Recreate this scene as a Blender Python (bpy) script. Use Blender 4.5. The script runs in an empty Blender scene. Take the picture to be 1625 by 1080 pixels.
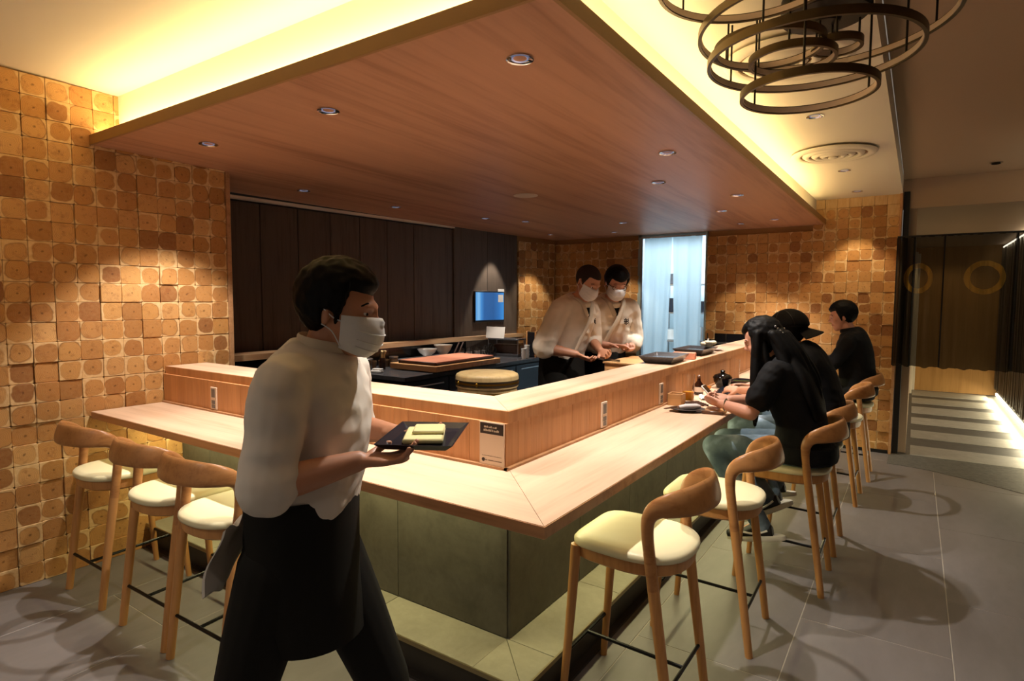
import bpy, bmesh, math, random
from mathutils import Vector, Matrix, noise
random.seed(7)
SC = bpy.context.scene
COL = SC.collection
PI = math.pi

# ------------------------------------------------------------------ camera
cam_d = bpy.data.cameras.new('camera')
cam = bpy.data.objects.new('camera', cam_d); COL.objects.link(cam)
cam_d.sensor_width = 36.0
cam_d.lens = 942.2556 / 1625.0 * 36.0
cam_d.clip_start = 0.05
YAW, PITCH, ROLL = 0.595343, -0.0698616, 0.00408
fwd = Vector((-math.sin(YAW)*math.cos(PITCH), math.cos(YAW)*math.cos(PITCH), math.sin(PITCH)))
rgt = Vector((math.cos(YAW), math.sin(YAW), 0))
upv = rgt.cross(fwd)
r2 = rgt*math.cos(ROLL) + upv*math.sin(ROLL)
u2 = -rgt*math.sin(ROLL) + upv*math.cos(ROLL)
mw = Matrix((( r2.x, u2.x, -fwd.x, 0), (r2.y, u2.y, -fwd.y, 0), (r2.z, u2.z, -fwd.z, 1.55), (0, 0, 0, 1)))
cam.matrix_world = mw
SC.camera = cam

# ------------------------------------------------------------------ exposure and world
SC.view_settings.view_transform = 'Standard'
SC.view_settings.look = 'None'
SC.view_settings.exposure = 0.28
SC.view_settings.gamma = 1.0
SC.view_settings.use_curve_mapping = False
world = bpy.data.worlds.new('world'); SC.world = world
world.use_nodes = True
wb = world.node_tree.nodes['Background']
wb.inputs['Color'].default_value = (1.0, 0.84, 0.68, 1)
wb.inputs['Strength'].default_value = 0.17

# ------------------------------------------------------------------ lamps
WARM = (1.0, 0.915, 0.83)
COVE = (1.0, 0.755, 0.345)
def zs(y): return 2.41 - (y-1.5)*0.0122          # underside of the timber canopy
def zc(y): return 2.718 - (y-1.65)*0.0225        # white ceiling
def spot(name, loc, watts, angle=75, blend=0.35, color=WARM, target=None, size=0.018):
    d = bpy.data.lights.new(name, 'SPOT'); d.energy = watts; d.color = color
    d.spot_size = math.radians(angle); d.spot_blend = blend; d.shadow_soft_size = size
    o = bpy.data.objects.new(name, d); COL.objects.link(o); o.location = loc
    if target is not None:
        o.rotation_euler = (Vector(target)-Vector(loc)).to_track_quat('-Z', 'Y').to_euler()
    return o
def area(name, loc, sx, sy, watts, color, direction, along):
    d = bpy.data.lights.new(name, 'AREA'); d.shape = 'RECTANGLE'; d.size = sx; d.size_y = sy
    d.energy = watts; d.color = color
    o = bpy.data.objects.new(name, d); COL.objects.link(o)
    z = -Vector(direction).normalized(); x = Vector(along).normalized(); y = z.cross(x)
    m = Matrix((x, y, z)).transposed().to_4x4(); m.translation = loc; o.matrix_world = m
    return o
# downlights in the timber canopy, one added lamp among them: (x, y, watts, cone, aim offset)
CANOPY_LIGHTS = [(-1.206,1.824,95,88,(0,0)), (-2.258,1.829,95,88,(0,0)), (-3.30,1.846,80,84,(-.12,0)),
    (-1.209,3.36,95,88,(0,0)), (-1.19,4.887,95,88,(0,0)), (-1.54,4.117,32,60,(0,0)),
    (-4.008,2.996,26,60,(.1,0)), (-3.946,3.932,80,66,(.1,0)), (-3.66,4.909,55,64,(0,.1)),
    (-1.50,5.602,40,58,(0,.1)), (-1.19,6.41,60,70,(0,.12)), (-2.576,5.895,30,62,(0,.1)), (-3.43,5.30,35,64,(0,.0)),
    (-2.45,3.00,60,66,(0,0)), (-4.06,5.86,50,50,(-.16,0))]  # first lamp here is added, without a fitting, to brighten the kitchen
for i, (x, y, w, a, t) in enumerate(CANOPY_LIGHTS):
    spot('downlight_lamp', (x, y, zs(y)-0.012), w*1.08, a, 0.45, WARM, (x+t[0], y+t[1], 1.4))
WALL_LIGHTS = [(-1.55,6.55,34,(0,.16)), (-3.0,6.58,30,(0,.16)), (-3.78,6.42,40,(-.14,.05))]
for x, y, w, t in WALL_LIGHTS:
    spot('wall_washer_lamp', (x, y, zs(y)-0.012), w, 66, 0.45, (1.0, .84, .64), (x+t[0], y+t[1], 1.4))
CEIL_LIGHTS = [(-0.552,4.08,14), (-0.534,5.701,14), (-0.509,6.70,30)]
for x, y, w in CEIL_LIGHTS:
    spot('ceiling_lamp', (x, y, zc(y)-0.012), w, 70, 0.4, (1.0, .78, .5), (x, y+(.12 if y > 6 else 0), 1.4))
# strip lights in the cove, on top of the canopy edge, shining up
area('cove_strip_front', (-2.40, 1.575, 2.475), 3.0, 0.05, 12.5, COVE, (0, .15, 1), (1, 0, 0))
area('cove_strip_side', (-0.925, 4.25, 2.455), 5.2, 0.05, 17, COVE, (-.15, 0, 1), (0, 1, -0.018))
# strip lights under the bar top
UND = (1.0, 0.90, 0.46)
area('under_bar_strip_front', (-2.62, 1.83, 0.845), 2.5, 0.03, 11, UND, (0, -.1, -1), (1, 0, 0))
area('under_bar_strip_side', (-1.27, 4.4, 0.84), 4.8, 0.03, 20, UND, (.35, 0, -1), (0, 1, 0))
# passage strips: floor and ceiling
PAS = (1.0, 0.88, 0.58)
area('passage_floor_strip', (1.06, 9.0, 0.10), 6.4, 0.04, 34, PAS, (-.6, 0, -1), (0, 1, 0))
area('passage_ceiling_strip', (1.05, 9.0, 2.40), 6.4, 0.04, 12, PAS, (.5, 0, -1), (0, 1, 0))
spot('passage_lamp', (.4, 11.3, 2.42), 20, 95, .5, (1, .74, .36), (.4, 12.3, .8))
spot('passage_lamp', (.35, 9.0, 2.42), 30, 90, .5, (1, .86, .66), (.35, 9.0, 0))
# daylight white lamp of the kitchen behind the doorway
area('kitchen_panel_lamp', (-2.45, 8.0, 2.55), 1.2, 1.2, 58, (.80, .90, 1.0), (0, 0, -1), (1, 0, 0))
# rest of the dining room: downlights of the neighbouring bays, out of the frame
for p, w in (((-2.2, -.4, 2.70), 40), ((.9, .3, 2.85), 45), ((.9, 2.8, 2.84), 40), ((.75, 5.4, 2.78), 22)):
    spot('room_lamp', p, w, 110, .6, (1, .90, .80), (p[0], p[1], 0), .04)
# ------------------------------------------------------------------ materials
def lin(c):
    if isinstance(c, str):
        c = c.lstrip('#'); c = [int(c[i:i+2], 16)/255 for i in (0, 2, 4)]
        c = [x/12.92 if x <= .04045 else ((x+.055)/1.055)**2.4 for x in c]
    return tuple(c[:3]) + (1.0,)
class NT:
    def __init__(s, name):
        s.m = bpy.data.materials.new(name); s.m.use_nodes = True
        s.t = s.m.node_tree; s.b = s.t.nodes['Principled BSDF']
    def n(s, typ, **kw):
        x = s.t.nodes.new(typ)
        for k, v in kw.items(): setattr(x, k, v)
        return x
    def l(s, a, b): s.t.links.new(a, b)
    def val(s, x, sock):
        if isinstance(x, (int, float)): sock.default_value = x
        elif isinstance(x, tuple): sock.default_value = x
        else: s.l(x, sock)
    def math(s, op, a, b=None, c=None, clamp=False):
        x = s.n('ShaderNodeMath', operation=op); x.use_clamp = clamp
        s.val(a, x.inputs[0])
        if b is not None: s.val(b, x.inputs[1])
        if c is not None: s.val(c, x.inputs[2])
        return x.outputs[0]
    def mix(s, f, a, b, mode='MIX'):
        x = s.n('ShaderNodeMix', data_type='RGBA', blend_type=mode)
        s.val(f, x.inputs[0]); s.val(a, x.inputs[6]); s.val(b, x.inputs[7]); return x.outputs[2]
    def ramp(s, f, stops):
        x = s.n('ShaderNodeValToRGB'); e = x.color_ramp.elements
        while len(e) < len(stops): e.new(.5)
        for k, (p, c) in enumerate(stops): e[k].position = p; e[k].color = c if len(c) == 4 else lin(c)
        s.l(f, x.inputs[0]); return x.outputs[0]
    def coords(s, kind='Object', scale=(1, 1, 1), loc=None, rot=None):
        t = s.n('ShaderNodeTexCoord'); mp = s.n('ShaderNodeMapping')
        s.l(t.outputs[kind], mp.inputs[0]); mp.inputs['Scale'].default_value = scale
        if rot: mp.inputs['Rotation'].default_value = rot
        if loc is not None: s.val(loc, mp.inputs['Location'])
        return mp.outputs[0]
    def rand(s): return s.n('ShaderNodeObjectInfo').outputs['Random']
    def noise(s, vec, scale, detail=3, rough=.5, dist=0):
        x = s.n('ShaderNodeTexNoise'); s.l(vec, x.inputs['Vector']); x.inputs['Scale'].default_value = scale
        x.inputs['Detail'].default_value = detail; x.inputs['Roughness'].default_value = rough
        x.inputs['Distortion'].default_value = dist; return x.outputs['Fac']
    def bump(s, h, strength=.2, dist=.002):
        x = s.n('ShaderNodeBump'); x.inputs['Strength'].default_value = strength; x.inputs['Distance'].default_value = dist
        s.l(h, x.inputs['Height']); s.l(x.outputs[0], s.b.inputs['Normal'])
    def col(s, c): s.val(c, s.b.inputs['Base Color'])
    def set(s, **kw):
        for k, v in kw.items(): s.val(v, s.b.inputs[k.replace('_', ' ')])
        return s
def plain(name, c, rough=.5, metal=0, spec=.5, var=0, **kw):
    t = NT(name); c = lin(c)
    if var:
        v = t.coords('Object'); f = t.noise(v, 18, 3)
        t.col(t.mix(f, tuple(x*(1-var) for x in c[:3])+(1,), tuple(min(1, x*(1+var)) for x in c[:3])+(1,)))
    else: t.col(c)
    t.set(Roughness=rough, Metallic=metal, Specular_IOR_Level=spec, **kw)
    return t.m
def glow(name, c, strength):
    t = NT(name); t.col((0, 0, 0, 1)); t.set(Emission_Color=lin(c), Emission_Strength=strength); return t.m
def wood(name, c1, c2, axis='X', rough=.42, fine=1.0, var=.14, spec=.4, bump=.06):
    """straight grained timber, grain along one object axis, tone differs per board"""
    t = NT(name); st = 0.055
    sc = {'X': (st, 1, 1), 'Y': (1, st, 1), 'Z': (1, 1, st)}[axis]
    r = t.rand()
    off = t.n('ShaderNodeCombineXYZ'); t.l(t.math('MULTIPLY', r, 37.0), off.inputs[0]); t.l(t.math('MULTIPLY', r, 91.0), off.inputs[1]); t.l(t.math('MULTIPLY', r, 53.0), off.inputs[2])
    v = t.coords('Object', sc, off.outputs[0])
    a = t.noise(v, 22*fine, 4, .6); b = t.noise(v, 110*fine, 2, .5); w = t.noise(v, 5*fine, 2, .5)
    f = t.math('ADD', t.math('MULTIPLY', a, .55), t.math('ADD', t.math('MULTIPLY', b, .2), t.math('MULTIPLY', w, .25)))
    base = t.ramp(f, [(.36, lin(c2)), (.50, lin(c1)), (.64, tuple(min(1, x*1.12) for x in lin(c1)[:3])+(1,))])
    k = t.math('ADD', t.math('MULTIPLY', r, var*2), 1-var)
    kk = t.n('ShaderNodeCombineXYZ'); [t.l(k, kk.inputs[i]) for i in range(3)]
    x = t.n('ShaderNodeVectorMath', operation='MULTIPLY'); t.l(base, x.inputs[0]); t.l(kk.outputs[0], x.inputs[1])
    t.l(x.outputs[0], t.b.inputs['Base Color'])
    t.set(Roughness=rough, Specular_IOR_Level=spec)
    if bump: t.bump(f, bump, .002)
    return t.m
def stone(name, c1, c2, scale=3, rough=.55, veins=True, bump=.12, var=.1, stretch=(1, 1, 1)):
    t = NT(name); r = t.rand()
    off = t.n('ShaderNodeCombineXYZ'); [t.l(t.math('MULTIPLY', r, k), off.inputs[i]) for i, k in enumerate((41.0, 77.0, 23.0))]
    v = t.coords('Object', stretch, off.outputs[0])
    a = t.noise(v, scale, 6, .62, .8); b = t.noise(v, scale*9, 4, .6)
    f = t.math('ADD', t.math('MULTIPLY', a, .75), t.math('MULTIPLY', b, .25))
    base = t.ramp(f, [(.30, lin(c2)), (.55, lin(c1)), (.75, tuple(min(1, x*1.22) for x in lin(c1)[:3])+(1,))])
    k = t.math('ADD', t.math('MULTIPLY', r, var*2), 1-var)
    kk = t.n('ShaderNodeCombineXYZ'); [t.l(k, kk.inputs[i]) for i in range(3)]
    x = t.n('ShaderNodeVectorMath', operation='MULTIPLY'); t.l(base, x.inputs[0]); t.l(kk.outputs[0], x.inputs[1])
    t.l(x.outputs[0], t.b.inputs['Base Color'])
    t.set(Roughness=rough, Specular_IOR_Level=.4)
    if bump: t.bump(f, bump, .004)
    return t.m
def log_tile(name):
    """end grain of a squared log: heart with rings, dark rim, pale sapwood corners; differs per block"""
    t = NT(name); r = t.rand()
    def rr(k):                                     # independent random numbers per block
        return t.math('FRACT', t.math('MULTIPLY', r, k))
    off = t.n('ShaderNodeCombineXYZ'); t.l(t.math('MULTIPLY', rr(17.13), 30.0), off.inputs[0]); t.l(t.math('MULTIPLY', rr(71.7), 30.0), off.inputs[1]); t.l(t.math('MULTIPLY', r, 40.0), off.inputs[2])
    v0 = t.coords('Object', (1, 1, 1)); vn = t.coords('Object', (1, 1, .2), off.outputs[0])
    n1 = t.noise(vn, 14, 2, .5); n2 = t.noise(vn, 60, 3, .6)
    sp = t.n('ShaderNodeSeparateXYZ'); t.l(v0, sp.inputs[0])
    wob = t.math('MULTIPLY', t.math('SUBTRACT', n1, .5), .034)
    x = t.math('ADD', t.math('ADD', sp.outputs[0], t.math('MULTIPLY', t.math('SUBTRACT', rr(29.7), .5), .018)), wob)
    y = t.math('ADD', t.math('ADD', sp.outputs[1], t.math('MULTIPLY', t.math('SUBTRACT', rr(53.3), .5), .018)), wob)
    p4 = t.math('POWER', t.math('ADD', t.math('POWER', t.math('ABSOLUTE', x), 3.2), t.math('POWER', t.math('ABSOLUTE', y), 3.2)), 1/3.2)
    p2 = t.math('SQRT', t.math('ADD', t.math('MULTIPLY', x, x), t.math('MULTIPLY', y, y)))
    d = t.math('ADD', t.math('MULTIPLY', p4, .82), t.math('MULTIPLY', p2, .18))
    R = t.math('ADD', .0445, t.math('MULTIPLY', rr(97.1), .020))
    e = t.math('SUBTRACT', d, R)
    heart = t.math('SUBTRACT', 1.0, t.math('DIVIDE', t.math('ADD', e, .002), .004, clamp=True), clamp=True)
    rim = t.math('SUBTRACT', 1.0, t.math('DIVIDE', t.math('ABSOLUTE', e), .005), clamp=True)
    ring = t.math('SINE', t.math('ADD', t.math('MULTIPLY', d, 900.0), t.math('MULTIPLY', n1, 7.0)))
    hc = t.ramp(rr(211.3), [(0, '#a3672f'), (.2, '#ca9350'), (.4, '#b67a3d'), (.6, '#d7a566'), (.8, '#bf8642'), (.93, '#8a5122')])
    hc = t.mix(t.math('MULTIPLY', t.math('MULTIPLY', t.math('ADD', ring, 1.0), n2), .30), hc, lin('#7a4a22'))
    hc = t.mix(t.math('MULTIPLY', n2, .30), hc, lin('#dcb57f')); n3 = t.noise(vn, 26, 4, .7); hc = t.mix(t.math('MULTIPLY', t.math('SUBTRACT', n3, .52, clamp=True), 2.6, clamp=True), hc, lin('#84502a'))
    sap = t.mix(n2, lin('#c69459'), lin('#eccf9c'))
    c = t.mix(heart, sap, hc)
    c = t.mix(t.math('MULTIPLY', rim, t.math('ADD', .05, t.math('MULTIPLY', t.math('POWER', rr(13.9), 2.0), .7))), c, lin('#6b3d1a'))
    core = t.math('SUBTRACT', 1.0, t.math('DIVIDE', p2, t.math('ADD', .003, t.math('MULTIPLY', rr(7.77), .007))), clamp=True)
    c = t.mix(t.math('MULTIPLY', core, .8), c, lin('#4a2a12'))
    t.l(c, t.b.inputs['Base Color']); t.set(Roughness=.6, Specular_IOR_Level=.25)
    t.bump(t.math('ADD', t.math('MULTIPLY', ring, .15), n2), .25, .002)
    return t.m
M = dict(
 tile=log_tile('log end'), grout=plain('wall batten', '#a5794a', .8),
 oak_x=wood('oak grain x', '#e0c0a2', '#cfaa88', 'X', .38, .8, .06), oak_y=wood('oak grain y', '#e0c0a2', '#cfaa88', 'Y', .38, .8, .06),
 oak_edge=wood('oak edge', '#b98a60', '#a27449', 'X', .45), riser=wood('riser board', '#c58f5e', '#b27b4a', 'Z', .5, .9, .07),
 rail=wood('rail oak', '#d3ab80', '#bd9266', 'Y', .4), canopy=wood('canopy veneer', '#b98a6d', '#94684e', 'Y', .45, .30, .03, .3, .03),
 lip=plain('canopy lip', '#9a7340', .5, var=.06), white=plain('white paint', '#e6dcc8', .8, spec=.2), paint2=plain('beige paint', '#b39a80', .8, spec=.2),
 stool=wood('stool ash', '#c08a52', '#aa743e', 'Z', .38, 1.0, .05), stoolb=wood('stool back ash', '#b07c4b', '#99653a', 'X', .36, 1.0, .05),
 pad=plain('cream leatherette', '#e2dab2', .42, spec=.4, var=.03), steelblk=plain('black steel', '#141414', .35, .6),
 base=stone('slate cladding', '#5d594c', '#49463b', 4.5, .6, bump=.35), plinth=stone('plinth tile', '#8c8775', '#7b7665', 4, .5),
 kick=plain('kick plate', '#39342f', .45, .3, var=.08), brass=plain('edge strip', '#9d9073', .3, .9),
 floor=stone('floor tile', '#726d6b', '#65605e', 2.2, .42, stretch=(1, .35, 1), bump=.05, var=.035), grout2=plain('grout', '#a39c92', .8),
 rough=stone('rough granite', '#5d5a53', '#45423d', 25, .8, bump=.5), dark=wood('dark oak panel', '#5a4d41', '#473b32', 'Z', .5, 1.4, .12, .35),
 darktile=plain('glossy dark tile', '#17171a', .16, 0, .5), black=plain('black', '#0d0d0e', .5), slate=stone('dark worktop', '#4a494b', '#3d3c3f', 14, .25, bump=.02),
 steel=plain('brushed steel', '#b9bcc0', .28, 1), chrome=plain('chrome', '#d5d8da', .12, 1), bronze=plain('bronze', '#54452c', .4, .75, var=.1),
 bronze2=plain('dark bronze', '#211a12', .45, .5), whitec=plain('white ceramic', '#e8e4dc', .2), paper=plain('paper card', '#e3ddd2', .7),
 brownc=plain('brown ceramic', '#5b3b25', .3), redwood=wood('red chopping board', '#c98264', '#b57052', 'Y', .55), box=wood('cypress box', '#d0a06a', '#b98650', 'X', .5),
 tub=wood('tub staves', '#d9bd85', '#c7a66c', 'Z', .5, 1, .1), hoop=plain('brass hoop', '#b58a2e', .3, .9), hoopd=plain('dark groove', '#3a2b14', .6),
 skin=plain('skin', '#b98263', .5, var=.06), skin2=plain('skin lighter', '#c9937a', .5, var=.05), hair=plain('black hair', '#060505', .6, spec=.15, var=.1), lip_=plain('lips', '#9a5a4a', .5),
 tee=plain('black cotton', '#101012', .8, spec=.2, var=.15), jacket=plain('chef cotton', '#e4dac8', .85, spec=.15, var=.03), shirt=plain('pale shirt', '#d6cec2', .85, spec=.15, var=.04),
 collar=plain('collar band', '#cfc3ae', .85, spec=.1), apron=plain('black apron', '#15130f', .8, spec=.2, var=.1), mask=plain('face mask', '#dcdcdc', .8, spec=.1), eyew=plain('eye', '#2a1a12', .2), sole=plain('rubber sole', '#cfcabb', .7),
 ink=plain('ink', '#2c1e16', .7), label=plain('label card', '#d9c4ae', .6), inkw=plain('pale ink', '#cbbda8', .6), grey=plain('grey plate', '#6a6460', .4),
 buzz=plain('shaved hair', '#2a211c', .7, spec=.2), lipdark=wood('dark brown timber', '#4a2c1c', '#38200f', 'Y', .45),
 juice=plain('orange juice', '#f0a91a', .3, Subsurface_Weight=.3), pot=plain('black lacquer', '#0c0b0b', .08), navy=plain('navy glazed', '#23242c', .2, var=.2),
)
def glassm(name, tint=(1, 1, 1, 1), rough=0.02):
    t = NT(name); t.col(tint); t.set(Roughness=rough, Transmission_Weight=1.0, IOR=1.42); return t.m
M['glass'] = glassm('clear glass')
def denim():
    t = NT('washed denim'); v = t.coords('Object'); a = t.noise(v, 7, 3); b = t.noise(v, 160, 2)
    c = t.ramp(a, [(.35, '#4a5a68'), (.55, '#6a7b86'), (.66, '#8fa3b8'), (.72, '#aebfd4')])
    t.l(t.mix(t.math('MULTIPLY', b, .3), c, lin('#3d4a56')), t.b.inputs['Base Color']); t.set(Roughness=.85, Specular_IOR_Level=.15); return t.m
M['denim'] = denim()
def fabric(name, c, alpha, trans, rings=None, ringc='#a8863c'):
    t = NT(name); out = t.t.nodes['Material Output']
    col = lin(c)
    dif = t.n('ShaderNodeBsdfDiffuse'); trl = t.n('ShaderNodeBsdfTranslucent'); tra = t.n('ShaderNodeBsdfTransparent')
    if rings:
        tc = t.n('ShaderNodeTexCoord'); sp = t.n('ShaderNodeSeparateXYZ'); t.l(tc.outputs['Object'], sp.inputs[0])
        tot = None
        for (cx, cz, rx, rz, w) in rings:
            dx = t.math('DIVIDE', t.math('SUBTRACT', sp.outputs[0], cx), rx); dz = t.math('DIVIDE', t.math('SUBTRACT', sp.outputs[2], cz), rz)
            d = t.math('SQRT', t.math('ADD', t.math('MULTIPLY', dx, dx), t.math('MULTIPLY', dz, dz)))
            m_ = t.math('LESS_THAN', t.math('ABSOLUTE', t.math('SUBTRACT', d, 1.0)), w)
            tot = m_ if tot is None else t.math('MAXIMUM', tot, m_)
        cc = t.mix(tot, col, lin(ringc)); t.l(cc, dif.inputs[0]); t.l(cc, trl.inputs[0])
    else:
        dif.inputs[0].default_value = col; trl.inputs[0].default_value = col
    m1 = t.n('ShaderNodeMixShader'); m1.inputs[0].default_value = trans; t.l(dif.outputs[0], m1.inputs[1]); t.l(trl.outputs[0], m1.inputs[2])
    m2 = t.n('ShaderNodeMixShader'); m2.inputs[0].default_value = alpha; t.l(m1.outputs[0], m2.inputs[1]); t.l(tra.outputs[0], m2.inputs[2])
    t.l(m2.outputs[0], out.inputs['Surface']); return t.m

# ------------------------------------------------------------------ mesh helpers
class B:
    """collects vertices and faces of one part"""
    def __init__(s): s.v = []; s.f = []
    def add(s, vs, fs):
        k = len(s.v); s.v += [Vector(p) for p in vs]; s.f += [tuple(i+k for i in f) for f in fs]; return s
    def box(s, c, d, b=0.0, rot=None):
        """box with centre c, sizes d, chamfer b, optional 3x3 rotation"""
        hx, hy, hz = d[0]/2, d[1]/2, d[2]/2
        if b <= 0:
            vs = [Vector((x, y, z)) for x in (-hx, hx) for y in (-hy, hy) for z in (-hz, hz)]
            fs = [(0, 1, 3, 2), (4, 6, 7, 5), (0, 4, 5, 1), (2, 3, 7, 6), (0, 2, 6, 4), (1, 5, 7, 3)]
        else:
            b = min(b, hx*.9, hy*.9, hz*.9); bm = bmesh.new(); bmesh.ops.create_cube(bm, size=1)
            for v in bm.verts: v.co = Vector((v.co.x*d[0], v.co.y*d[1], v.co.z*d[2]))
            bmesh.ops.bevel(bm, geom=bm.edges[:], offset=b, segments=1, affect='EDGES')
            bm.verts.index_update(); vs = [v.co.copy() for v in bm.verts]; fs = [tuple(v.index for v in f.verts) for f in bm.faces]; bm.free()
        if rot is not None: vs = [rot @ v for v in vs]
        return s.add([v+Vector(c) for v in vs], fs)
    def bx(s, x0, x1, y0, y1, z0, z1, b=0.0):
        return s.box(((x0+x1)/2, (y0+y1)/2, (z0+z1)/2), (abs(x1-x0), abs(y1-y0), abs(z1-z0)), b)
    def prism(s, poly, z0, z1):
        """vertical prism; z0/z1 numbers or functions of (x, y)"""
        f0 = z0 if callable(z0) else (lambda x, y: z0); f1 = z1 if callable(z1) else (lambda x, y: z1)
        n = len(poly)
        ar = sum(poly[i][0]*poly[(i+1) % n][1]-poly[(i+1) % n][0]*poly[i][1] for i in range(n))
        if ar < 0: poly = poly[::-1]
        vs = [(x, y, f0(x, y)) for x, y in poly]+[(x, y, f1(x, y)) for x, y in poly]
        fs = [tuple(range(n))[::-1], tuple(range(n, 2*n))]+[(i, (i+1) % n, n+(i+1) % n, n+i) for i in range(n)]
        return s.add(vs, fs)
    def loft(s, rings, cap=True, closed=False):
        n = len(rings[0]); vs = [p for r in rings for p in r]; fs = []
        m = len(rings)
        for i in range(m if closed else m-1):
            j = (i+1) % m
            for k in range(n):
                fs.append((i*n+k, i*n+(k+1) % n, j*n+(k+1) % n, j*n+k))
        if cap and not closed:
            fs.append(tuple(range(n))[::-1]); fs.append(tuple((m-1)*n+k for k in range(n)))
        return s.add(vs, fs)
    def lathe(s, prof, n=24, c=(0, 0, 0), sx=1, sy=1, cap=True):
        rings = [[(c[0]+r*sx*math.cos(2*PI*k/n), c[1]+r*sy*math.sin(2*PI*k/n), c[2]+z) for k in range(n)] for r, z in prof]
        return s.loft(rings, cap)
    def tube(s, pts, rad, n=10, ref=(0, 0, 1), cap=True, closed=False, ell=1.0):
        """swept round or oval bar; rad = number or list of numbers / (a, b) pairs"""
        pts = [Vector(p) for p in pts]; m = len(pts); rings = []
        for i, p in enumerate(pts):
            if closed: t = pts[(i+1) % m]-pts[i-1]
            else: t = pts[min(i+1, m-1)]-pts[max(i-1, 0)]
            t.normalize(); u = Vector(ref); u = u-t*u.dot(t)
            if u.length < 1e-4: u = Vector((1, 0, 0)); u = u-t*u.dot(t)
            u.normalize(); w = t.cross(u)
            r = rad[i] if isinstance(rad, list) else rad
            a, b_ = r if isinstance(r, (tuple, list)) else (r, r*ell)
            rings.append([p+u*(a*math.cos(2*PI*k/n))+w*(b_*math.sin(2*PI*k/n)) for k in range(n)])
        return s.loft(rings, cap, closed)
    def sphere(s, c, r, nu=14, nv=9, m=None):
        r = r if isinstance(r, (tuple, list)) else (r, r, r); vs = []
        for j in range(1, nv):
            a = PI*j/nv
            for i in range(nu):
                p = Vector((r[0]*math.sin(a)*math.cos(2*PI*i/nu), r[1]*math.sin(a)*math.sin(2*PI*i/nu), r[2]*math.cos(a)))
                vs.append(p)
        vs += [Vector((0, 0, r[2])), Vector((0, 0, -r[2]))]; T = len(vs)-2; fs = []
        for j in range(nv-2):
            for i in range(nu): fs.append((j*nu+i, (j+1)*nu+i, (j+1)*nu+(i+1) % nu, j*nu+(i+1) % nu))
        for i in range(nu):
            fs.append((T, i, (i+1) % nu)); fs.append((T+1, (nv-2)*nu+(i+1) % nu, (nv-2)*nu+i))
        if m is not None: vs = [m @ v for v in vs]
        return s.add([v+Vector(c) for v in vs], fs)
    def mesh(s, name, mat, smooth=40):
        me = bpy.data.meshes.new(name); me.from_pydata([tuple(v) for v in s.v], [], s.f)
        bm = bmesh.new(); bm.from_mesh(me); bmesh.ops.recalc_face_normals(bm, faces=bm.faces); bm.to_mesh(me); bm.free()
        if smooth:
            me.polygons.foreach_set('use_smooth', [True]*len(me.polygons)); me.set_sharp_from_angle(angle=math.radians(smooth))
        if mat is not None: me.materials.append(M[mat] if isinstance(mat, str) else mat)
        return me
def link(name, me, parent=None, loc=None, rot=None):
    o = bpy.data.objects.new(name, me); COL.objects.link(o)
    if parent is not None: o.parent = parent
    if loc is not None: o.location = loc
    if rot is not None: o.rotation_euler = rot
    return o
def obj(name, b, mat, parent=None, smooth=40, loc=None, rot=None):
    return link(name, b.mesh(name, mat, smooth), parent, loc, rot)
def tag(o, label, cat, group=None, kind=None):
    if label: o['label'] = label
    if cat: o['category'] = cat
    if group: o['group'] = group
    if kind: o['kind'] = kind
    return o
def thing(name, label, cat, loc=(0, 0, 0), rz=0, group=None):
    o = bpy.data.objects.new(name, None); COL.objects.link(o); o.empty_display_size = .1
    o.location = loc; o.rotation_euler = (0, 0, rz); return tag(o, label, cat, group)
def struct(name, b, mat, smooth=40, loc=None):
    o = obj(name, b, mat, None, smooth, loc); o['kind'] = 'structure'; return o
def copy_tree(o, parent=None):
    c = o.copy(); COL.objects.link(c)
    if parent is not None: c.parent = parent
    for ch in KIDS.get(o.name, []): copy_tree(ch, c)
    return c
KIDS = {}
def index_kids(root):
    KIDS[root.name] = list(root.children)
    for c in root.children: index_kids(c)
def cr(pts, n=6):
    """Catmull-Rom through points (tuples of any length)"""
    out = []; P = [tuple(p) for p in pts]
    for i in range(len(P)-1):
        p0 = P[max(i-1, 0)]; p1 = P[i]; p2 = P[i+1]; p3 = P[min(i+2, len(P)-1)]
        for k in range(n):
            t = k/n
            out.append(tuple(.5*(2*b+(c-a)*t+(2*a-5*b+4*c-d)*t*t+(3*b-a-3*c+d)*t**3) for a, b, c, d in zip(p0, p1, p2, p3)))
    out.append(P[-1]); return out
# ------------------------------------------------------------------ the setting
def shade(me):                                      # keep flat faces
    return me
def tile_mesh(i, w=.11, h=.1087):
    rnd = random.Random(100+i); b = B(); n = 16
    a, c = w/2-.0004-rnd.random()*.0006, h/2-.0004-rnd.random()*.0006
    rc = rnd.choice((.003, .005, .007, .010)); d = .020+rnd.random()*.014
    ring = []
    for qx, qy, a0 in ((1, 1, 0), (-1, 1, 90), (-1, -1, 180), (1, -1, 270)):
        for k in range(4):
            t = math.radians(a0+30*k); ring.append((qx*(a-rc)+rc*math.cos(t), qy*(c-rc)+rc*math.sin(t)))
    tx, ty = (rnd.random()-.5)*.05, (rnd.random()-.5)*.05
    r0 = [(x, y, 0) for x, y in ring]
    r1 = [(x, y, d-.002+tx*x+ty*y) for x, y in ring]
    r2_ = [(x*.965, y*.965, d+tx*x+ty*y) for x, y in ring]
    b.loft([r0, r1, r2_]); return b
TILES = [tile_mesh(i).mesh('log_tile', 'tile', 30) for i in range(14)]
def frame_matrix(o, u, n, v=(0, 0, 1)):
    u = Vector(u).normalized(); n = Vector(n).normalized(); v = Vector(v)
    m = Matrix((u, v, n)).transposed().to_4x4(); m.translation = o; return m
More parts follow.
